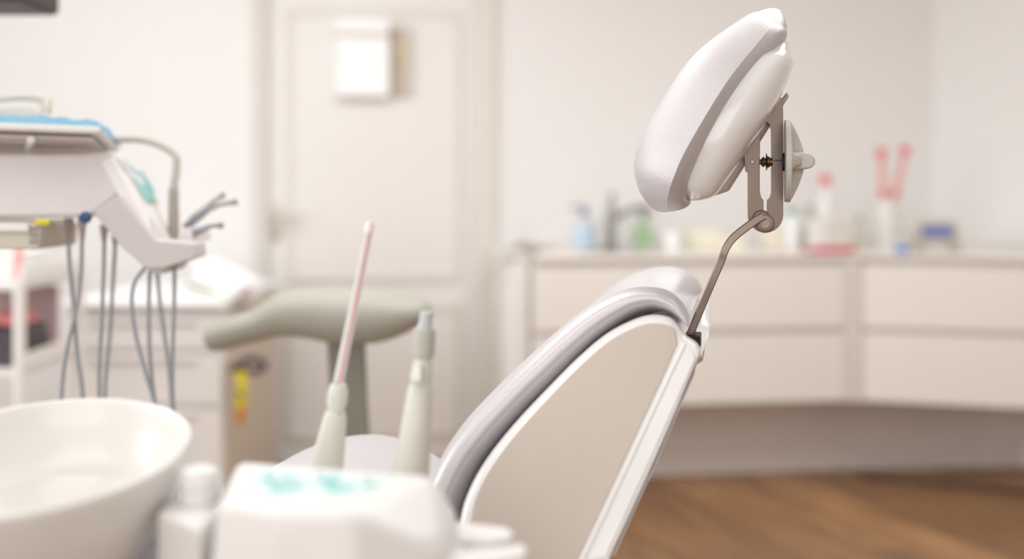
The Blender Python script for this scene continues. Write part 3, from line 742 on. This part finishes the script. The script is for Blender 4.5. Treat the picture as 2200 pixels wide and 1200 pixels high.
# wire rack standing on the tray
rk = W(40, 240, 1.95)
t = thing('wire_rack', 'pale rounded wire instrument rack standing on the blue napkin', 'rack', rk)
RKM = mat('pale_wire', (206, 200, 190), .4)
ry = 1.95
part('frame', tube([W(104, 246, ry), W(102, 222, ry), W(84, 211, ry), W(50, 208, ry), W(0, 213, ry), W(-60, 222, ry), W(-110, 225, ry), W(-120, 245, ry)], 0.0045, 10), RKM, t)
part('frame', tube([W(92, 246, ry+.08), W(90, 224, ry+.08), W(74, 216, ry+.08), W(40, 213, ry+.08), W(-10, 216, ry+.08), W(-110, 225, ry+.08), W(-115, 245, ry+.08)], 0.0035, 10), RKM, t)
part('cassette', box(W(10, 240, ry+.04), (0.12, 0.04, 0.018), 0, 0.004), mat('pale_cassette', (238, 230, 222), .5), t)
part('end_cap', lathe(W(104, 224, ry), [(0, -.008), (.006, -.007), (.007, 0), (.006, .01), (0, .011)], 12), mat('pale_peach', (234, 218, 200), .5), t)
# box under the body with yellow tag and blue knob
bx = [(-200, 474), (70, 476), (88, 486), (84, 532), (78, 536), (-200, 536)]
part('side_box', hull(P2(bx, 1.84)+[v+V(0, 0.16, 0) for v in P2(bx, 1.84)], 0.004), mat('putty_plastic', (206, 200, 186), .5), du)
part('side_box_band', hull(P2([(-200, 478), (58, 480), (62, 497), (-200, 497)], 1.833)+[v+V(0, 0.02, 0) for v in P2([(-200, 478), (58, 480), (62, 497), (-200, 497)], 1.833)], .002), WPLA, du)
for k in range(3):
    part('vent_slot', box(W(72, 490+k*14, 1.838), (0.014, 0.006, 0.005), 0, 0.001), CONN, du)
part('yellow_tag', box(W(92, 477, 1.835), (0.024, 0.01, 0.009), 0.0, 0.002), YEL, du, label='yellow tag')
part('blue_knob', lathe(W(184, 467, 1.83), [(0, -.008), (.008, -.007), (.010, 0), (.008, .008), (0, .010)], 16, (0, -1, 0)), NAVY, du, label='blue knob')
# hoses
hs = [([(147, 515), (150, 575), (158, 660), (166, 760), (178, 850), (176, 1000)], 1.90),
      ([(176, 515), (174, 590), (163, 670), (146, 740), (133, 835), (128, 1000)], 1.88),
      ([(224, 520), (222, 600), (218, 700), (213, 800), (213, 1000)], 1.88),
      ([(247, 535), (242, 620), (236, 720), (226, 830), (224, 1000)], 1.96),
      ([(312, 575), (290, 605), (283, 650), (292, 720), (316, 810), (336, 885), (340, 1000)], 1.86),
      ([(322, 580), (320, 650), (321, 740), (328, 830), (338, 900), (338, 1000)], 1.89),
      ([(338, 585), (344, 650), (355, 730), (366, 820), (372, 1000)], 1.97),
      ([(375, 575), (374, 660), (371, 760), (371, 850), (378, 940), (378, 1000)], 1.87)]
for pts, d in hs:
    P_ = [W(x, y, d) for x, y in pts]
    P_ += [P_[-1]+V(-0.03, 0.02, -0.12), P_[-1]+V(-0.22, 0.06, -0.24), V(-1.12, 2.0, 0.42)]
    part('hose', tube(P_, 0.0036, 8), HOSE, du)
for (x0, x1, y0, y1, d) in ((138, 158, 468, 518, 1.90), (167, 186, 466, 518, 1.88), (214, 233, 482, 522, 1.88), (240, 254, 500, 538, 1.96), (365, 383, 568, 580, 1.87)):
    c = W((x0+x1)/2, y1, d); h = mm(y1-y0, d); r1 = mm((x1-x0)/2, d)
    part('hose_socket', lathe(c, [(0, 0), (r1*.45, 0), (r1*.6, h*.25), (r1, h*.9), (r1*.95, h), (0, h)], 16), CONN, du)
# holders and instruments at the right end of the arm
part('instrument_holder', hull(P2([(384, 492), (408, 488), (414, 522), (380, 520)], 1.90)+[v+V(0, 0.12, 0) for v in P2([(384, 492), (408, 488), (414, 522), (380, 520)], 1.90)], .004), LILAC, du)
STL = mat('instrument_grey', (150, 148, 158), .3, metal=.5)
for k, (a, c, e, d, lb) in enumerate((((396, 490), (438, 452), (478, 421), 2.06, 'slim olive grey handpiece, uppermost at the arm end'),
                            ((402, 486), (446, 450), (504, 435), 1.98, 'grey handpiece with bent neck, middle of the three'),
                            ((402, 506), (436, 492), (474, 485), 1.92, 'short grey handpiece, lowest at the arm end'))):
    A_, C_, E_ = W(*a, d), W(*c, d), W(*e, d)
    t = thing('handpiece', lb, 'instrument', A_, 'handpieces on the delivery unit')
    part('body', tube([A_, A_.lerp(C_, .5)+V(0, 0, .001), C_], [.006, .0075, .0055], 12), STL, t)
    part('neck', tube([C_, C_.lerp(E_, .5)+V(0, 0, .003), E_], [.0052, .0038, .0038], 10), STL if k else mat('olive_neck', (168, 160, 138), .4), t)
    part('head', lathe(E_-V(0, 0, .005), [(0, 0), (.0055, .001), (.0055, .010), (0, .011)], 12), CONN, t)
# post to the floor, out of the frame
part('support_arm', box((-1.13, 1.99, EYE-0.02), (0.30, 0.12, 0.06), 0, 0.01), LILAC, du)
part('post', tube([V(-1.2, 2.0, 0.05), V(-1.2, 2.0, EYE)], 0.045, 20, smooth=False), LILAC, du)
part('foot', lathe(V(-1.2, 2.0, 0.007), [(0, 0), (0.24, 0), (0.24, 0.02), (0.06, 0.05), (0, 0.05)], 36), LGREY, du)

# ------------------------------------------------------------------ dental chair
AX = Vector((0.2, 0.98, 0)).normalized()           # across the chair
CC = W(1489, 725, 1.495)                            # a point of the chair's middle plane
def mirror(p): return p+AX*(2*(CC-p).dot(AX))
NP0 = W(1400, 640, 1.29); NS = 0.40
def near_d(px, py):
    """distance at which the ray meets the plane of the chair's near flank"""
    r = V((px-1100)/F, 1, -(py-HOR)/F)
    return (AX.dot(NP0)+NS*(EYE-NP0.z))/(AX.dot(r)+NS*(py-HOR)/F)
chair = thing('dental_chair', 'silver grey dental chair with white shell and adjustable headrest', 'dental chair', V(0.05, 1.55, 0.007))

# shell
out = [(1463, 710), (1440, 685), (1402, 678), (1360, 688), (1300, 719), (1240, 769), (1180, 829), (1100, 914), (1040, 990), (1003, 1055), (984, 1115), (978, 1200), (990, 1330), (1040, 1410),
       (1150, 1440), (1235, 1370), (1311, 1200), (1360, 1092), (1410, 985), (1460, 862), (1504, 764), (1503, 752), (1496, 740), (1487, 733), (1475, 726)]
def cromc(P, k=4):
    n = len(P); o = []
    for i in range(n):
        p0, p1, p2, p3 = P[i-1], P[i], P[(i+1) % n], P[(i+2) % n]
        for s in range(k):
            t = s/k
            o.append(tuple(0.5*((2*b)+(-a+c)*t+(2*a-5*b+4*c-d)*t*t+(-a+3*b-3*c+d)*t**3) for a, b, c, d in zip(p0, p1, p2, p3)))
    return o
top_part = crom(out[:16], 4); 
outl = top_part + [out[16]] + crom([out[16], out[18], out[20]], 4)[1:] + out[21:]
def inset(poly, dist):
    n = len(poly); res = []
    area_ = sum(poly[i][0]*poly[(i+1) % n][1]-poly[(i+1) % n][0]*poly[i][1] for i in range(n))
    sg = 1 if area_ > 0 else -1
    for i in range(n):
        a = Vector(poly[i-1]); b = Vector(poly[i]); c = Vector(poly[(i+1) % n])
        e1 = (b-a); e2 = (c-b)
        e1 = e1.normalized() if e1.length > 1e-6 else e2.normalized(); e2 = e2.normalized() if e2.length > 1e-6 else e1
        n1 = Vector((-e1.y, e1.x))*sg; n2 = Vector((-e2.y, e2.x))*sg
        m = (n1+n2); m = m.normalized() if m.length > 1e-6 else n1
        dd_ = dist(b) if callable(dist) else dist
        k = 1/max(0.6, m.dot(n1))
        q_ = b+m*dd_*k
        res.append((q_.x, q_.y))
    return res
def nearring(poly, dep):
    return [W(x, y, near_d(x, y))+AX*dep for x, y in poly]
# rim rounding on the left/top, sharper at the right
def rimw(f):
    def g(b):
        line = b.x-(1504-(b.y-764)*0.445)      # 0 on the straight rear edge
        s = smoothstep((-line-5)/60.0)
        return f*(0.22+0.78*s)
    return g
R = 26
rs = []
for k in range(7):
    a_ = k/6*math.pi/2
    rs.append(nearring(inset(outl, rimw(R*(1-math.sin(a_)))), 0.013*(1-math.cos(a_))))
# rs[0] = inset face, rs[6] = full outline
def midring(dep, drop):
    o = []
    for x, y in outl:
        p = W(x, y, near_d(x, y))+AX*dep
        k = smoothstep((812-y)/90)
        o.append(p-V(0, 0, drop*k))
    return o
half = [midring(0.016+0.010*k, 0.034*smoothstep(k/7)) for k in range(8)]
nearside = rs+half
farside = [[mirror(p) for p in r] for r in nearside[::-1]]
b = bmesh.new()
allr = nearside+farside
vs = [[b.verts.new(p) for p in r] for r in allr]
n_ = len(vs[0])
for i in range(len(vs)-1):
    for j in range(n_):
        k = (j+1) % n_
        try: b.faces.new((vs[i][j], vs[i][k], vs[i+1][k], vs[i+1][j]))
        except ValueError: pass
for r in (vs[0], vs[-1]):
    f = b.faces.new(r)
bmesh.ops.triangulate(b, faces=[f for f in b.faces if len(f.verts) > 4])
bmesh.ops.recalc_face_normals(b, faces=b.faces[:])
shell = part('back_shell', b, SHELL, chair, angle=50)
# beige side panel set into the near face, bounded on the right by the ridge line
pan = [(1452, 712), (1440, 700), (1403, 694), (1366, 702), (1310, 731), (1252, 780), (1194, 838), (1118, 921), (1062, 994), (1028, 1055), (1010, 1115), (1005, 1200), (1014, 1300), (1060, 1380), (1140, 1395), (1190, 1310), (1240, 1204), (1330, 1012), (1420, 820), (1456, 738)]
pl = crom(pan[:16], 4)+pan[16:]
for fl, nm in ((False, 'side_panel'), (True, 'side_panel')):
    r0 = nearring(pl, 0.006); r1 = nearring(pl, -0.0012); r2 = nearring(inset(pl, 3), -0.0022)
    RR = [r0, r1, r2]
    if fl: RR = [[mirror(p) for p in r] for r in RR]
    b = rings(RR, cap=False)
    b2 = bmesh.new(); f = b2.faces.new([b2.verts.new(p) for p in RR[-1]]); bmesh.ops.triangulate(b2, faces=[f])
    b = merge(b, b2); bmesh.ops.remove_doubles(b, verts=b.verts[:], dist=1e-6); bmesh.ops.recalc_face_normals(b, faces=b.faces[:])
    part(nm, b, SHELLB, chair)
# ridge beside the panel and rear cover strip
for fl in (False, True):
    rd = [W(x, y, near_d(x, y))-AX*0.0005 for x, y in ((1470, 738), (1464, 752), (1438, 806), (1348, 1000), (1252, 1204), (1205, 1302))]
    if fl: rd = [mirror(p) for p in rd]
    part('ridge', tube(rd, 0.0022, 8), SHELL, chair)
    st_ = [(1476, 745), (1488, 752), (1496, 768), (1400, 984), (1303, 1196), (1262, 1204), (1358, 1000), (1446, 806)]
    r0 = nearring(st_, 0.006); r1 = nearring(st_, -0.0006); r2 = nearring(inset(st_, 3), -0.0022)
    RR = [r0, r1, r2]
    if fl: RR = [[mirror(p) for p in r] for r in RR]
    part('rear_strip', rings(RR), SHELL, chair)
# rear face cover, slightly darker
rp = [(1481, 816), (1456, 872), (1407, 989), (1358, 1094), (1312, 1196)]
ra = [W(x+2, y, near_d(x+2, y))+AX*0.004 for x, y in rp]; rb = [mirror(W(x+2, y, near_d(x, y))+AX*0.004) for x, y in rp]
off = V(0.0028, 0, 0.001)
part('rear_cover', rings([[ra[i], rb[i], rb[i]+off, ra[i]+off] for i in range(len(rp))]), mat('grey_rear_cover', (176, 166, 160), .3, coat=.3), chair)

# slot in the shell top for the headrest bar
sl = W(1489, 735, 1.46)
part('bar_slot', box(sl+V(0.0, 0, 0.0), (0.020, 0.05, 0.022), math.atan2(-AX.x, AX.y), 0.001), BLACK, chair)

# back cushion
rows = []
def mid(p):
    return p+AX*(CC-p).dot(AX)
cush = [  # centre of the near edge px, py, half thickness in px
    (1478, 703, 6), (1475, 696, 13), (1466, 680, 21), (1449, 661, 27), (1425, 647, 32), (1392, 641, 32), (1345, 651, 37), (1285, 684, 43), (1225, 730, 47), (1160, 790, 50), (1090, 858, 53), (1010, 945, 57), (960, 1020, 58), (930, 1100, 58), (915, 1200, 55), (900, 1300, 45)]
for px, py, h in cush:
    hf = h+10*smoothstep((1440-px)/160)
    nd = near_d(px, py)+0.003
    e = W(px, py, nd); m_ = mid(e); w = (m_-e).length
    rows.append((m_.x, m_.y, m_.z, mm(hf, nd), mm(h+(16 if py > 720 or px < 1400 else max(0, (1478-px)/78*16)), nd), w))
b = loft(rows, AX, 72, 5, 2.3, 2.6, 2.8, dip=0.17)
# hollow the middle of the cushion between the two side wings
part('back_cushion', b, VINYLS, chair, angle=60)

# seat and leg rest
FX = Vector((-AX.y, AX.x, 0))                      # towards the feet
s0 = V(-0.02, 1.44, 0)+V(0, 0, 0.70)
rows = []
for f_, z_, h_, w_ in ((-0.02, .68, .01, .10), (0.0, .69, .045, .18), (0.08, .72, .05, .20), (0.16, .768, .05, .20), (0.22, .782, .05, .20), (0.29, .76, .05, .20), (0.37, .68, .05, .20), (0.56, .56, .045, .23), (0.68, .44, .04, .2), (0.74, .385, .02, .12), (0.75, .375, .004, .05)):
    c = s0+FX*f_; rows.append((c.x, c.y, z_, h_, h_, w_))
part('seat_cushion', loft(rows, AX, 44, 5, 2.8, 2.8, 3.0), VINYLS, chair)
rows = []
for f_, z_, h_, w_ in ((-0.02, .62, .01, .10), (0.0, .62, .04, .17), (0.12, .64, .05, .2), (0.27, .66, .05, .2), (0.38, .62, .05, .2), (0.5, .5, .04, .18), (0.6, .40, .01, .1)):
    c = s0+FX*f_; rows.append((c.x, c.y, z_, h_, h_, w_))
part('seat_shell', loft(rows, AX, 40, 5, 3, 3, 3), SHELL, chair)
cb = s0+FX*0.14
part('lift_column', hull([V(cb.x+sx*a_, cb.y+sy*b_, z) for sx in (-1, 1) for sy in (-1, 1) for a_, b_, z in ((.12, .10, .62), (.15, .13, .12))], .02), SHELL, chair)
part('base_plate', hull([V(cb.x+sx*.42, cb.y+sy*.24, z) for sx in (-1, 1) for sy in (-1, 1) for z in (.008, .05)]+[V(cb.x+sx*.3, cb.y+sy*.17, .12) for sx in (-1, 1) for sy in (-1, 1)], .012), SHELL, chair)

# ------------------------------------------------------------------ headrest (part of the chair: pad, shell, clamp, bar)
HD = 1.46
def H(px, py, off=0.0): 
    p = W(px, py, HD); return p+AX*off
# pad: front outline and crease line with matching rows
def hrow(c, f, bk, w, fr_near=False):
    dn = HD-0.98*w
    cn = W(c[0], c[1], dn)+AX*w                       # centre line, from a point of the near edge
    fv = W(f[0], f[1], HD)-cn; fv -= AX*fv.dot(AX)
    if fr_near: bv = W(bk[0], bk[1], HD)-cn
    else: bv = W(bk[0], bk[1], dn)+AX*w-cn
    bv -= AX*bv.dot(AX)
    return (cn, fv, bv, w)
pad = [((1677, 23), (1674, 20), (1680, 27), .003), ((1674, 28), (1658, 18), (1687, 37), .022), ((1664, 46), (1634, 24), (1692, 56), .046), ((1640, 78), (1592, 42), (1684, 84), .072),
       ((1562, 176), (1484, 126), (1590, 190), .102), ((1478, 314), (1392, 266), (1509, 330), .106), ((1448, 380), (1363, 342), (1482, 386), .1),
       ((1436, 418), (1370, 400), (1474, 421), .084), ((1433, 439), (1391, 437), (1478, 438), .064), ((1434, 450), (1412, 453), (1466, 449), .038), ((1436, 454), (1426, 456), (1446, 454), .006)]
part('headrest_pad', loft2([hrow(*p) for p in pad], AX, 96, 9, 2.7, 4.0, 2.6, 4.0, crease=True), VINYL, chair, angle=80)
# the white shell behind the pad
hsr = [((1674, 82), (1670, 80), (1678, 85), .003), ((1671, 88), (1656, 82), (1691, 96), .032), ((1662, 102), (1640, 92), (1698, 116), .055), ((1640, 130), (1612, 118), (1701, 152), .078),
       ((1584, 208), (1556, 192), (1656, 248), .09), ((1527, 298), (1500, 286), (1597, 339), .09),
       ((1483, 384), (1462, 378), (1546, 411), .072), ((1470, 410), (1456, 406), (1512, 429), .054), ((1462, 423), (1452, 420), (1478, 431), .02)]
part('headrest_shell', loft2([hrow(*p, fr_near=True) for p in hsr], AX, 88, 9, 3.0, 2.5, 3.0, 2.8), SHELL, chair, angle=80)
# rear support plate behind the shell (far side)
part('mount_plate', hull([H(1692, 196, .0), H(1612, 330, .0), H(1560, 408, .0), H(1520, 426, .0), H(1690, 196, .03), H(1610, 330, .03), H(1558, 406, .03), H(1520, 424, .03),
                          H(1696, 206, .006), H(1616, 336, .006), H(1566, 410, .006), H(1696, 206, .025), H(1616, 336, .025), H(1566, 410, .025)], .002), mat('mount_grey', (196, 184, 178), .35), chair)

# clamp: fork shaped steel plate
brk = [(1606, 318), (1633, 286), (1632, 338), (1632, 410), (1635, 424), (1640, 430), (1640, 456), (1647, 458), (1647, 430), (1653, 424), (1656, 414), (1656, 280), (1653, 268), (1647, 262), (1657, 246), (1677, 210), (1681, 214), (1682, 250), (1682, 460)]
cxp, cyp, rr = 1644, 461, 38
arc = [(cxp+rr*math.cos(a_), cyp+rr*math.sin(a_)) for a_ in [math.pi*k/12 for k in range(0, 13)]]
brk = brk[:-1]+arc+[(1606, 400)]
tb = 0.011
zf = -0.012                                         # near face of the clamp, in front of the mid plane
clamp = part('clamp_bracket', prism([H(x, y, zf) for x, y in brk], AX*tb, 0.0007, 2), STEEL, chair)
part('bracket_joint', box(H(1669, 345, zf-0.0002), (0.0158, 0.0012, 0.0012), -0.2, 0), BLACK, clamp)
part('rivet', lathe(H(1616, 348, zf), [(0.0032, -.0002), (0.0032, .0010), (0.0024, .0012), (0.0022, .0004), (0, .0004)], 20, -AX), mat('rivet_steel', (130, 120, 116), .3, metal=1), clamp)
part('spacer', hull([H(1598, 330, zf+.001), H(1608, 322, zf+.001), H(1608, 372, zf+.001), H(1601, 368, zf+.001), H(1598, 330, zf+.01), H(1608, 322, zf+.01), H(1608, 372, zf+.01), H(1601, 368, zf+.01)], .001), STEEL, clamp)
# screw between the prongs
X1 = Vector((0.98, -0.2, 0)).normalized()
s_ = H(1627, 348, zf+tb/2)
u_ = mm(1, HD)
scr = part('screw', lathe(s_, [(0, 0), (6*u_, 0), (6*u_, 8*u_), (9*u_, 9*u_), (11*u_, 12*u_), (11*u_, 14*u_), (8*u_, 15*u_), (8*u_, 17*u_), (16*u_, 17.5*u_), (19*u_, 19*u_), (16*u_, 20.5*u_), (12*u_, 21*u_), (12*u_, 25*u_), (9*u_, 26*u_), (9*u_, 32*u_), (0, 32*u_)], 28, X1), STEELD, chair, label='dark brass adjusting screw')
part('washer', lathe(H(1680, 348, zf+tb/2), [(0, 0), (20*u_, 0), (20*u_, 7*u_), (0, 7*u_)], 28, X1), BLACK, chair)
# knob: disc with a cross of ribs
kc = H(1685, 346, zf+tb/2)
kb = bmesh.new(); NR, NT = 14, 72; Rk = 88*u_
uy = -AX.copy(); uz = V(0, 0, 1)
def kheight(r, th):
    c_ = abs(math.cos(th)); s__ = abs(math.sin(th)); y_ = r*Rk*c_; z_ = r*Rk*s__      # y towards camera, z vertical
    lens = 11*u_+31*u_*(1-r**1.7)
    # horizontal rib (along the camera direction) taller, vertical ridge follows the lens outline
    hr = smoothstep((17*u_-z_)/(7*u_))
    vr = smoothstep((9*u_-y_)/(6*u_))
    dish = 11*u_+max(0, 9*u_*(1-r))
    rim = smoothstep((r-.86)/.1)
    hh = dish+(lens-dish)*max(vr, hr)
    return max(11*u_, hh)
gr = []
for i in range(NR+1):
    r = i/NR
    gr.append([kb.verts.new(kc+uy*(math.cos(2*math.pi*j/NT)*Rk*r)+uz*(math.sin(2*math.pi*j/NT)*Rk*r)+X1*kheight(r, 2*math.pi*j/NT)) for j in range(NT)])
gr.append([kb.verts.new(kc+uy*(math.cos(2*math.pi*j/NT)*Rk)+uz*(math.sin(2*math.pi*j/NT)*Rk)+X1*(1*u_)) for j in range(NT)])
gr.append([kb.verts.new(kc+uy*(math.cos(2*math.pi*j/NT)*Rk*.98)+uz*(math.sin(2*math.pi*j/NT)*Rk*.98)) for j in range(NT)])
for i in range(len(gr)-1):
    for j in range(NT):
        k = (j+1) % NT
        kb.faces.new((gr[i][j], gr[i][k], gr[i+1][k], gr[i+1][j]))
kb.faces.new(gr[-1])
bmesh.ops.remove_doubles(kb, verts=kb.verts[:], dist=1e-6); bmesh.ops.recalc_face_normals(kb, faces=kb.faces[:])
knob = part('clamp_knob', kb, KNOB, chair, label='pale grey round clamp knob with cross ribs', angle=50)
part('knob_wing', prism([kc+X1*(x*u_)+V(0, 0, z*u_)+uy*(-22*u_) for x, z in ((4, 17), (40, 17), (52, 14), (60, 7), (62, -2), (59, -11), (50, -17), (34, -18), (4, -18))], uy*(62*u_), .0030, 3), KNOB, knob)

# bar from the clamp down into the shell
bo = -0.019
barp = [H(1640, 463, bo), H(1628, 469, bo), H(1604, 486, bo), H(1580, 505, bo), (H(1566, 521, bo)), H(1556, 540, bo), H(1549, 560, bo+.002), H(1530, 604, bo+.006), H(1508, 656, bo+.012), H(1486, 710, bo+.016), H(1470, 748, bo+.019)]
part('headrest_bar', tube(barp, 0.004, flat=(0.0055, 0.0050), side=AX), STEEL, chair, angle=30)
part('pivot_boss', lathe(H(1643, 479, zf-.0005), [(0, 0), (20*u_, 0), (20*u_, .004), (17*u_, .0055), (11*u_, .0058), (10*u_, .0045), (0, .0045)], 36, -AX), STEEL, chair)
part('pivot_ring', lathe(H(1635, 470, zf-.0002), [(14*u_, 0), (20*u_, 0), (20*u_, .002), (18*u_, .003), (14*u_, .002)], 30, -AX), STEEL, chair)

# ------------------------------------------------------------------ spittoon unit in the foreground
su = thing('spittoon_unit', 'white spittoon unit with control box and round bowl in the foreground', 'spittoon unit', V(-0.25, 0.95, 0.007))
bc = W(78, 969, 1.0)
rot = Matrix.Rotation(math.radians(6.5), 3, 'X') 
BR = 0.134
prof_o = [(.040, -.150), (.050, -.132), (.075, -.112), (.100, -.085), (.120, -.050), (.131, -.018), (.1345, -.003), (.134, .001), (.131, .002), (.1275, -.002), (.122, -.022), (.108, -.046), (.094, -.058), (.088, -.060), (.080, -.068), (.055, -.085), (.02, -.094), (0, -.095)]
prof_s = [(a, c_, ) for a, c_ in prof_o]
pp = [(p_[0], p_[1]) for p_ in crom([tuple(map(float, p_)) for p_ in prof_s], 4)]
bowl = part('bowl', lathe(bc, [(0, -.150)]+pp, 72, sx=0.985, sy=1.14, rot=rot), CERAM, su, angle=60)
part('drain', lathe(bc+V(0, .012, -.094), [(0, 0), (.014, 0), (.014, .002), (.010, .002), (0, .001)], 24), CHROME, bowl)
part('bowl_foot', lathe(bc+V(0, .02, -.30), [(0, 0), (.055, 0), (.05, .05), (.042, .14), (.045, .155), (0, .155)], 32), UNITW, su)
# control box
TZ = EYE-.245
top = [W(510, 988, 1.0), W(936, 1021, .948), W(818, 1077, .868), W(753, 1103, .836), W(601, 1100, .840), W(470, 1077, .868)]
top = [V(p_.x, p_.y, TZ) for p_ in top]
ctr = sum(top, V(0, 0, 0))/6
low = []
for p_, k in zip(top, (1.06, 1.16, 1.30, 1.30, 1.22, 1.18)):
    q_ = ctr+(p_-ctr)*k; low.append(V(q_.x, q_.y, TZ-.10))
g1 = W(985, 1098, .93); g1 = V(g1.x, g1.y, TZ-.03)
g2 = W(950, 1120, .86); g2 = V(g2.x, g2.y, TZ-.035)
g3 = V(g1.x+.004, g1.y, TZ-.10); g4 = V(g2.x+.006, g2.y, TZ-.10)
cbx = part('control_box', hull(top+low+[g1, g2, g3, g4], .007, 4), UNITW, su)
# membrane keypad with teal marks on the box top
def tp(s, t_, z=0): # s along x 0..1, t depth 0..1
    a = V(-.222, .885, TZ); bq = V(-.118, .872, TZ); cq = V(-.222, .975, TZ); dq = V(-.10, .945, TZ)
    return a.lerp(bq, s).lerp(cq.lerp(dq, s), t_)+V(0, 0, z)
part('keypad', hull([tp(s, t_, z) for s in (0, 1) for t_ in (0, 1) for z in (-.001, .0006)]), TEALP, cbx)
random.seed(9)
for (s, t_, r_) in ((.16, .55, .007), (.24, .42, .006), (.30, .60, .007), (.36, .28, .008), (.42, .42, .006), (.30, .2, .006), (.58, .62, .008), (.66, .48, .007), (.72, .34, .008), (.80, .42, .006), (.62, .74, .006), (.92, .55, .006), (.12, .8, .004), (.5, .85, .004), (.85, .82, .004)):
    part('key', lathe(tp(s, t_, .0006), [(0, 0), (r_, 0), (r_, .0008), (0, .001)], 12, sy=.9), TEAL if r_ > .0045 else MATS['pale_key'], cbx)
# trunk of the unit down to the floor
part('trunk', hull([V(x, y, z) for (x, y) in ((-.30, .90), (-.10, .86), (-.06, .97), (-.27, 1.02)) for z in (TZ-.11, .012)], .015), UNITW, su)
# carrier bridge between trunk and bowl
part('bridge', hull([V(x, y, z) for x in (-.44, -.20) for y in (.95, 1.03) for z in (TZ-.20, TZ-.145)], .008), LGREY, su)
part('rear_panel', hull([V(x, y, z) for x in (-.56, -.285) for y in (1.06, 1.09) for z in (.35, .862)], .006), mat('blue_grey_panel', (205, 204, 210), .5), su)
part('panel_strut', box((-.40, 1.035, TZ-.185), (.10, .055, .03), 0, .003), LGREY, su)
# white bracket left of the control box
lb_ = [W(337, 1098, .95), W(428, 1122, .90), W(470, 1108, .95), W(380, 1086, 1.0)]
lz = lb_[0].z
lb_ = [V(p_.x, p_.y, lz) for p_ in lb_]
part('side_bracket', hull(lb_+[p_+V(0, 0, -.09) for p_ in lb_], .005), UNITW, su)
# holder plate with notch on the right
hz2 = TZ-.048
def HP(px, py): 
    d = (EYE-hz2)*F/(py-HOR); return V((px-1100)/F*d, d, hz2)
pl_ = [HP(930, 1112), HP(1090, 1130), HP(1105, 1142), HP(1100, 1152), HP(1060, 1158), HP(1000, 1156), HP(985, 1166), HP(1000, 1176), HP(1060, 1172), HP(1122, 1164), HP(1134, 1174), HP(1126, 1192), HP(1000, 1215), HP(930, 1205)]
part('holder_plate', prism(pl_, (0, 0, -.022), .003), UNITW, su)
# instrument holders behind the box
def holder(px, py, d, r):
    c = W(px, py, d)
    return lathe(c, [(r*.75, 0), (r*1.35, 0), (r*1.4, .03), (r*1.05, .03), (r*.9, .004)], 28), c
for (x, y, d) in ((697, 1060, 1.15), (880, 1062, 1.12)):
    c = W(x, y, d)
    part('instrument_socket', lathe(c+V(0, 0, -.03), [(0, 0), (.022, 0), (.026, .012), (.026, .028), (.0, .029)], 28), UNITW, su)
part('socket_bar', hull([V(x, y, z) for (x, y) in ((-.24, 1.19), (-.06, 1.16), (-.06, .99), (-.24, 1.0)) for z in (TZ-.14, TZ-.085)], .008), UNITW, su)
# bottle left of the box
p = W(430, 1088, .98)
t = thing('small_bottle', 'small white bottle with domed cap between bowl and control box', 'bottle', V(p.x, p.y, lz+.0005))
hb = TZ
r = mm(43, .98)
zb = lz+.0005
part('body', lathe(V(p.x, p.y, zb), [(0, 0), (r*1.03, 0), (r*1.05, .004), (r*1.05, .010), (r*.9, .012), (0, .012)], 32), LILAC, t)
part('cap', lathe(V(p.x, p.y, zb+.0122), [(0, 0), (r*.96, 0), (r, .002), (r, .010), (r*.9, .015), (r*.6, .018), (0, .019)], 32), UNITW, t)

# suction handpieces
def along(a, b, rows, m, parent, name, n=28, label=None):
    ax = (b-a).normalized(); L = (b-a).length
    return part(name, lathe(a, [(0, 0)]+[(r_, f_*L) for r_, f_ in rows]+[(0, rows[-1][1]*L)], n, ax), m, parent, label)
d = 1.15; k = mm(1, d)
a, b_ = W(694, 1052, d), W(722, 884, d)
t = thing('saliva_ejector', 'ivory suction handle holding the long clear saliva tube with red stripe', 'instrument', a)
along(a, b_, [(40*k, 0), (37*k, .25), (31*k, .6), (24*k, .95), (21*k, 1.0)], HAND, t, 'grip')
c_ = W(727, 822, d)
along(b_, c_, [(19*k, 0), (18*k, .1), (22*k, .3), (22*k, .7), (17*k, .95), (13*k, 1.0)], HAND, t, 'collar')
e_ = W(792, 500, d+.02)
along(c_, e_, [(11.5*k, 0), (10*k, .5), (8.5*k, 1.0)], TUBEC, t, 'straw')
along(c_+V(mm(3.5, d), -mm(9.6, d), 0), e_+V(mm(3, d), -mm(7.0, d), 0), [(2.6*k, 0.0), (2.4*k, 1.0)], REDL, t, 'wire', 10, 'red wire along the tube')
along(e_, W(796, 474, d+.02), [(9.5*k, 0), (10.5*k, .2), (10*k, .7), (5*k, 1.0)], mat('tube_tip', (244, 234, 228), .4), t, 'tip')
d = 1.12; k = mm(1, d)
a, b_ = W(878, 1060, d), W(904, 826, d)
t = thing('suction_handpiece', 'thick ivory suction handpiece with grey collar right of the saliva tube', 'instrument', a)
along(a, b_, [(42*k, 0), (38*k, .3), (31*k, .75), (27*k, .97), (25*k, 1.0)], HAND, t, 'grip')
c_ = W(909, 768, d)
along(b_, c_, [(21*k, 0), (22*k, .08), (25*k, .3), (21*k, .75), (19*k, 1.0)], HAND, t, 'valve')
part('valve_lever', hull([W(884, 822, d-.02), W(905, 822, d-.026), W(884, 812, d-.02), W(905, 812, d-.026), W(906, 780, d-.018), W(896, 785, d-.012), W(890, 820, d), W(906, 780, d)], .0015), HAND, t)
e_ = W(913, 706, d)
along(c_, e_, [(20*k, 0), (24*k, .05), (24*k, .9), (20*k, 1.0)], HANDG, t, 'collar', 28, 'grey collar')
g_ = W(917, 668, d)
along(e_, g_, [(15*k, 0), (14.5*k, .5), (15*k, .95), (12*k, 1.0)], mat('pale_grey_nozzle', (198, 202, 202), .4), t, 'nozzle')
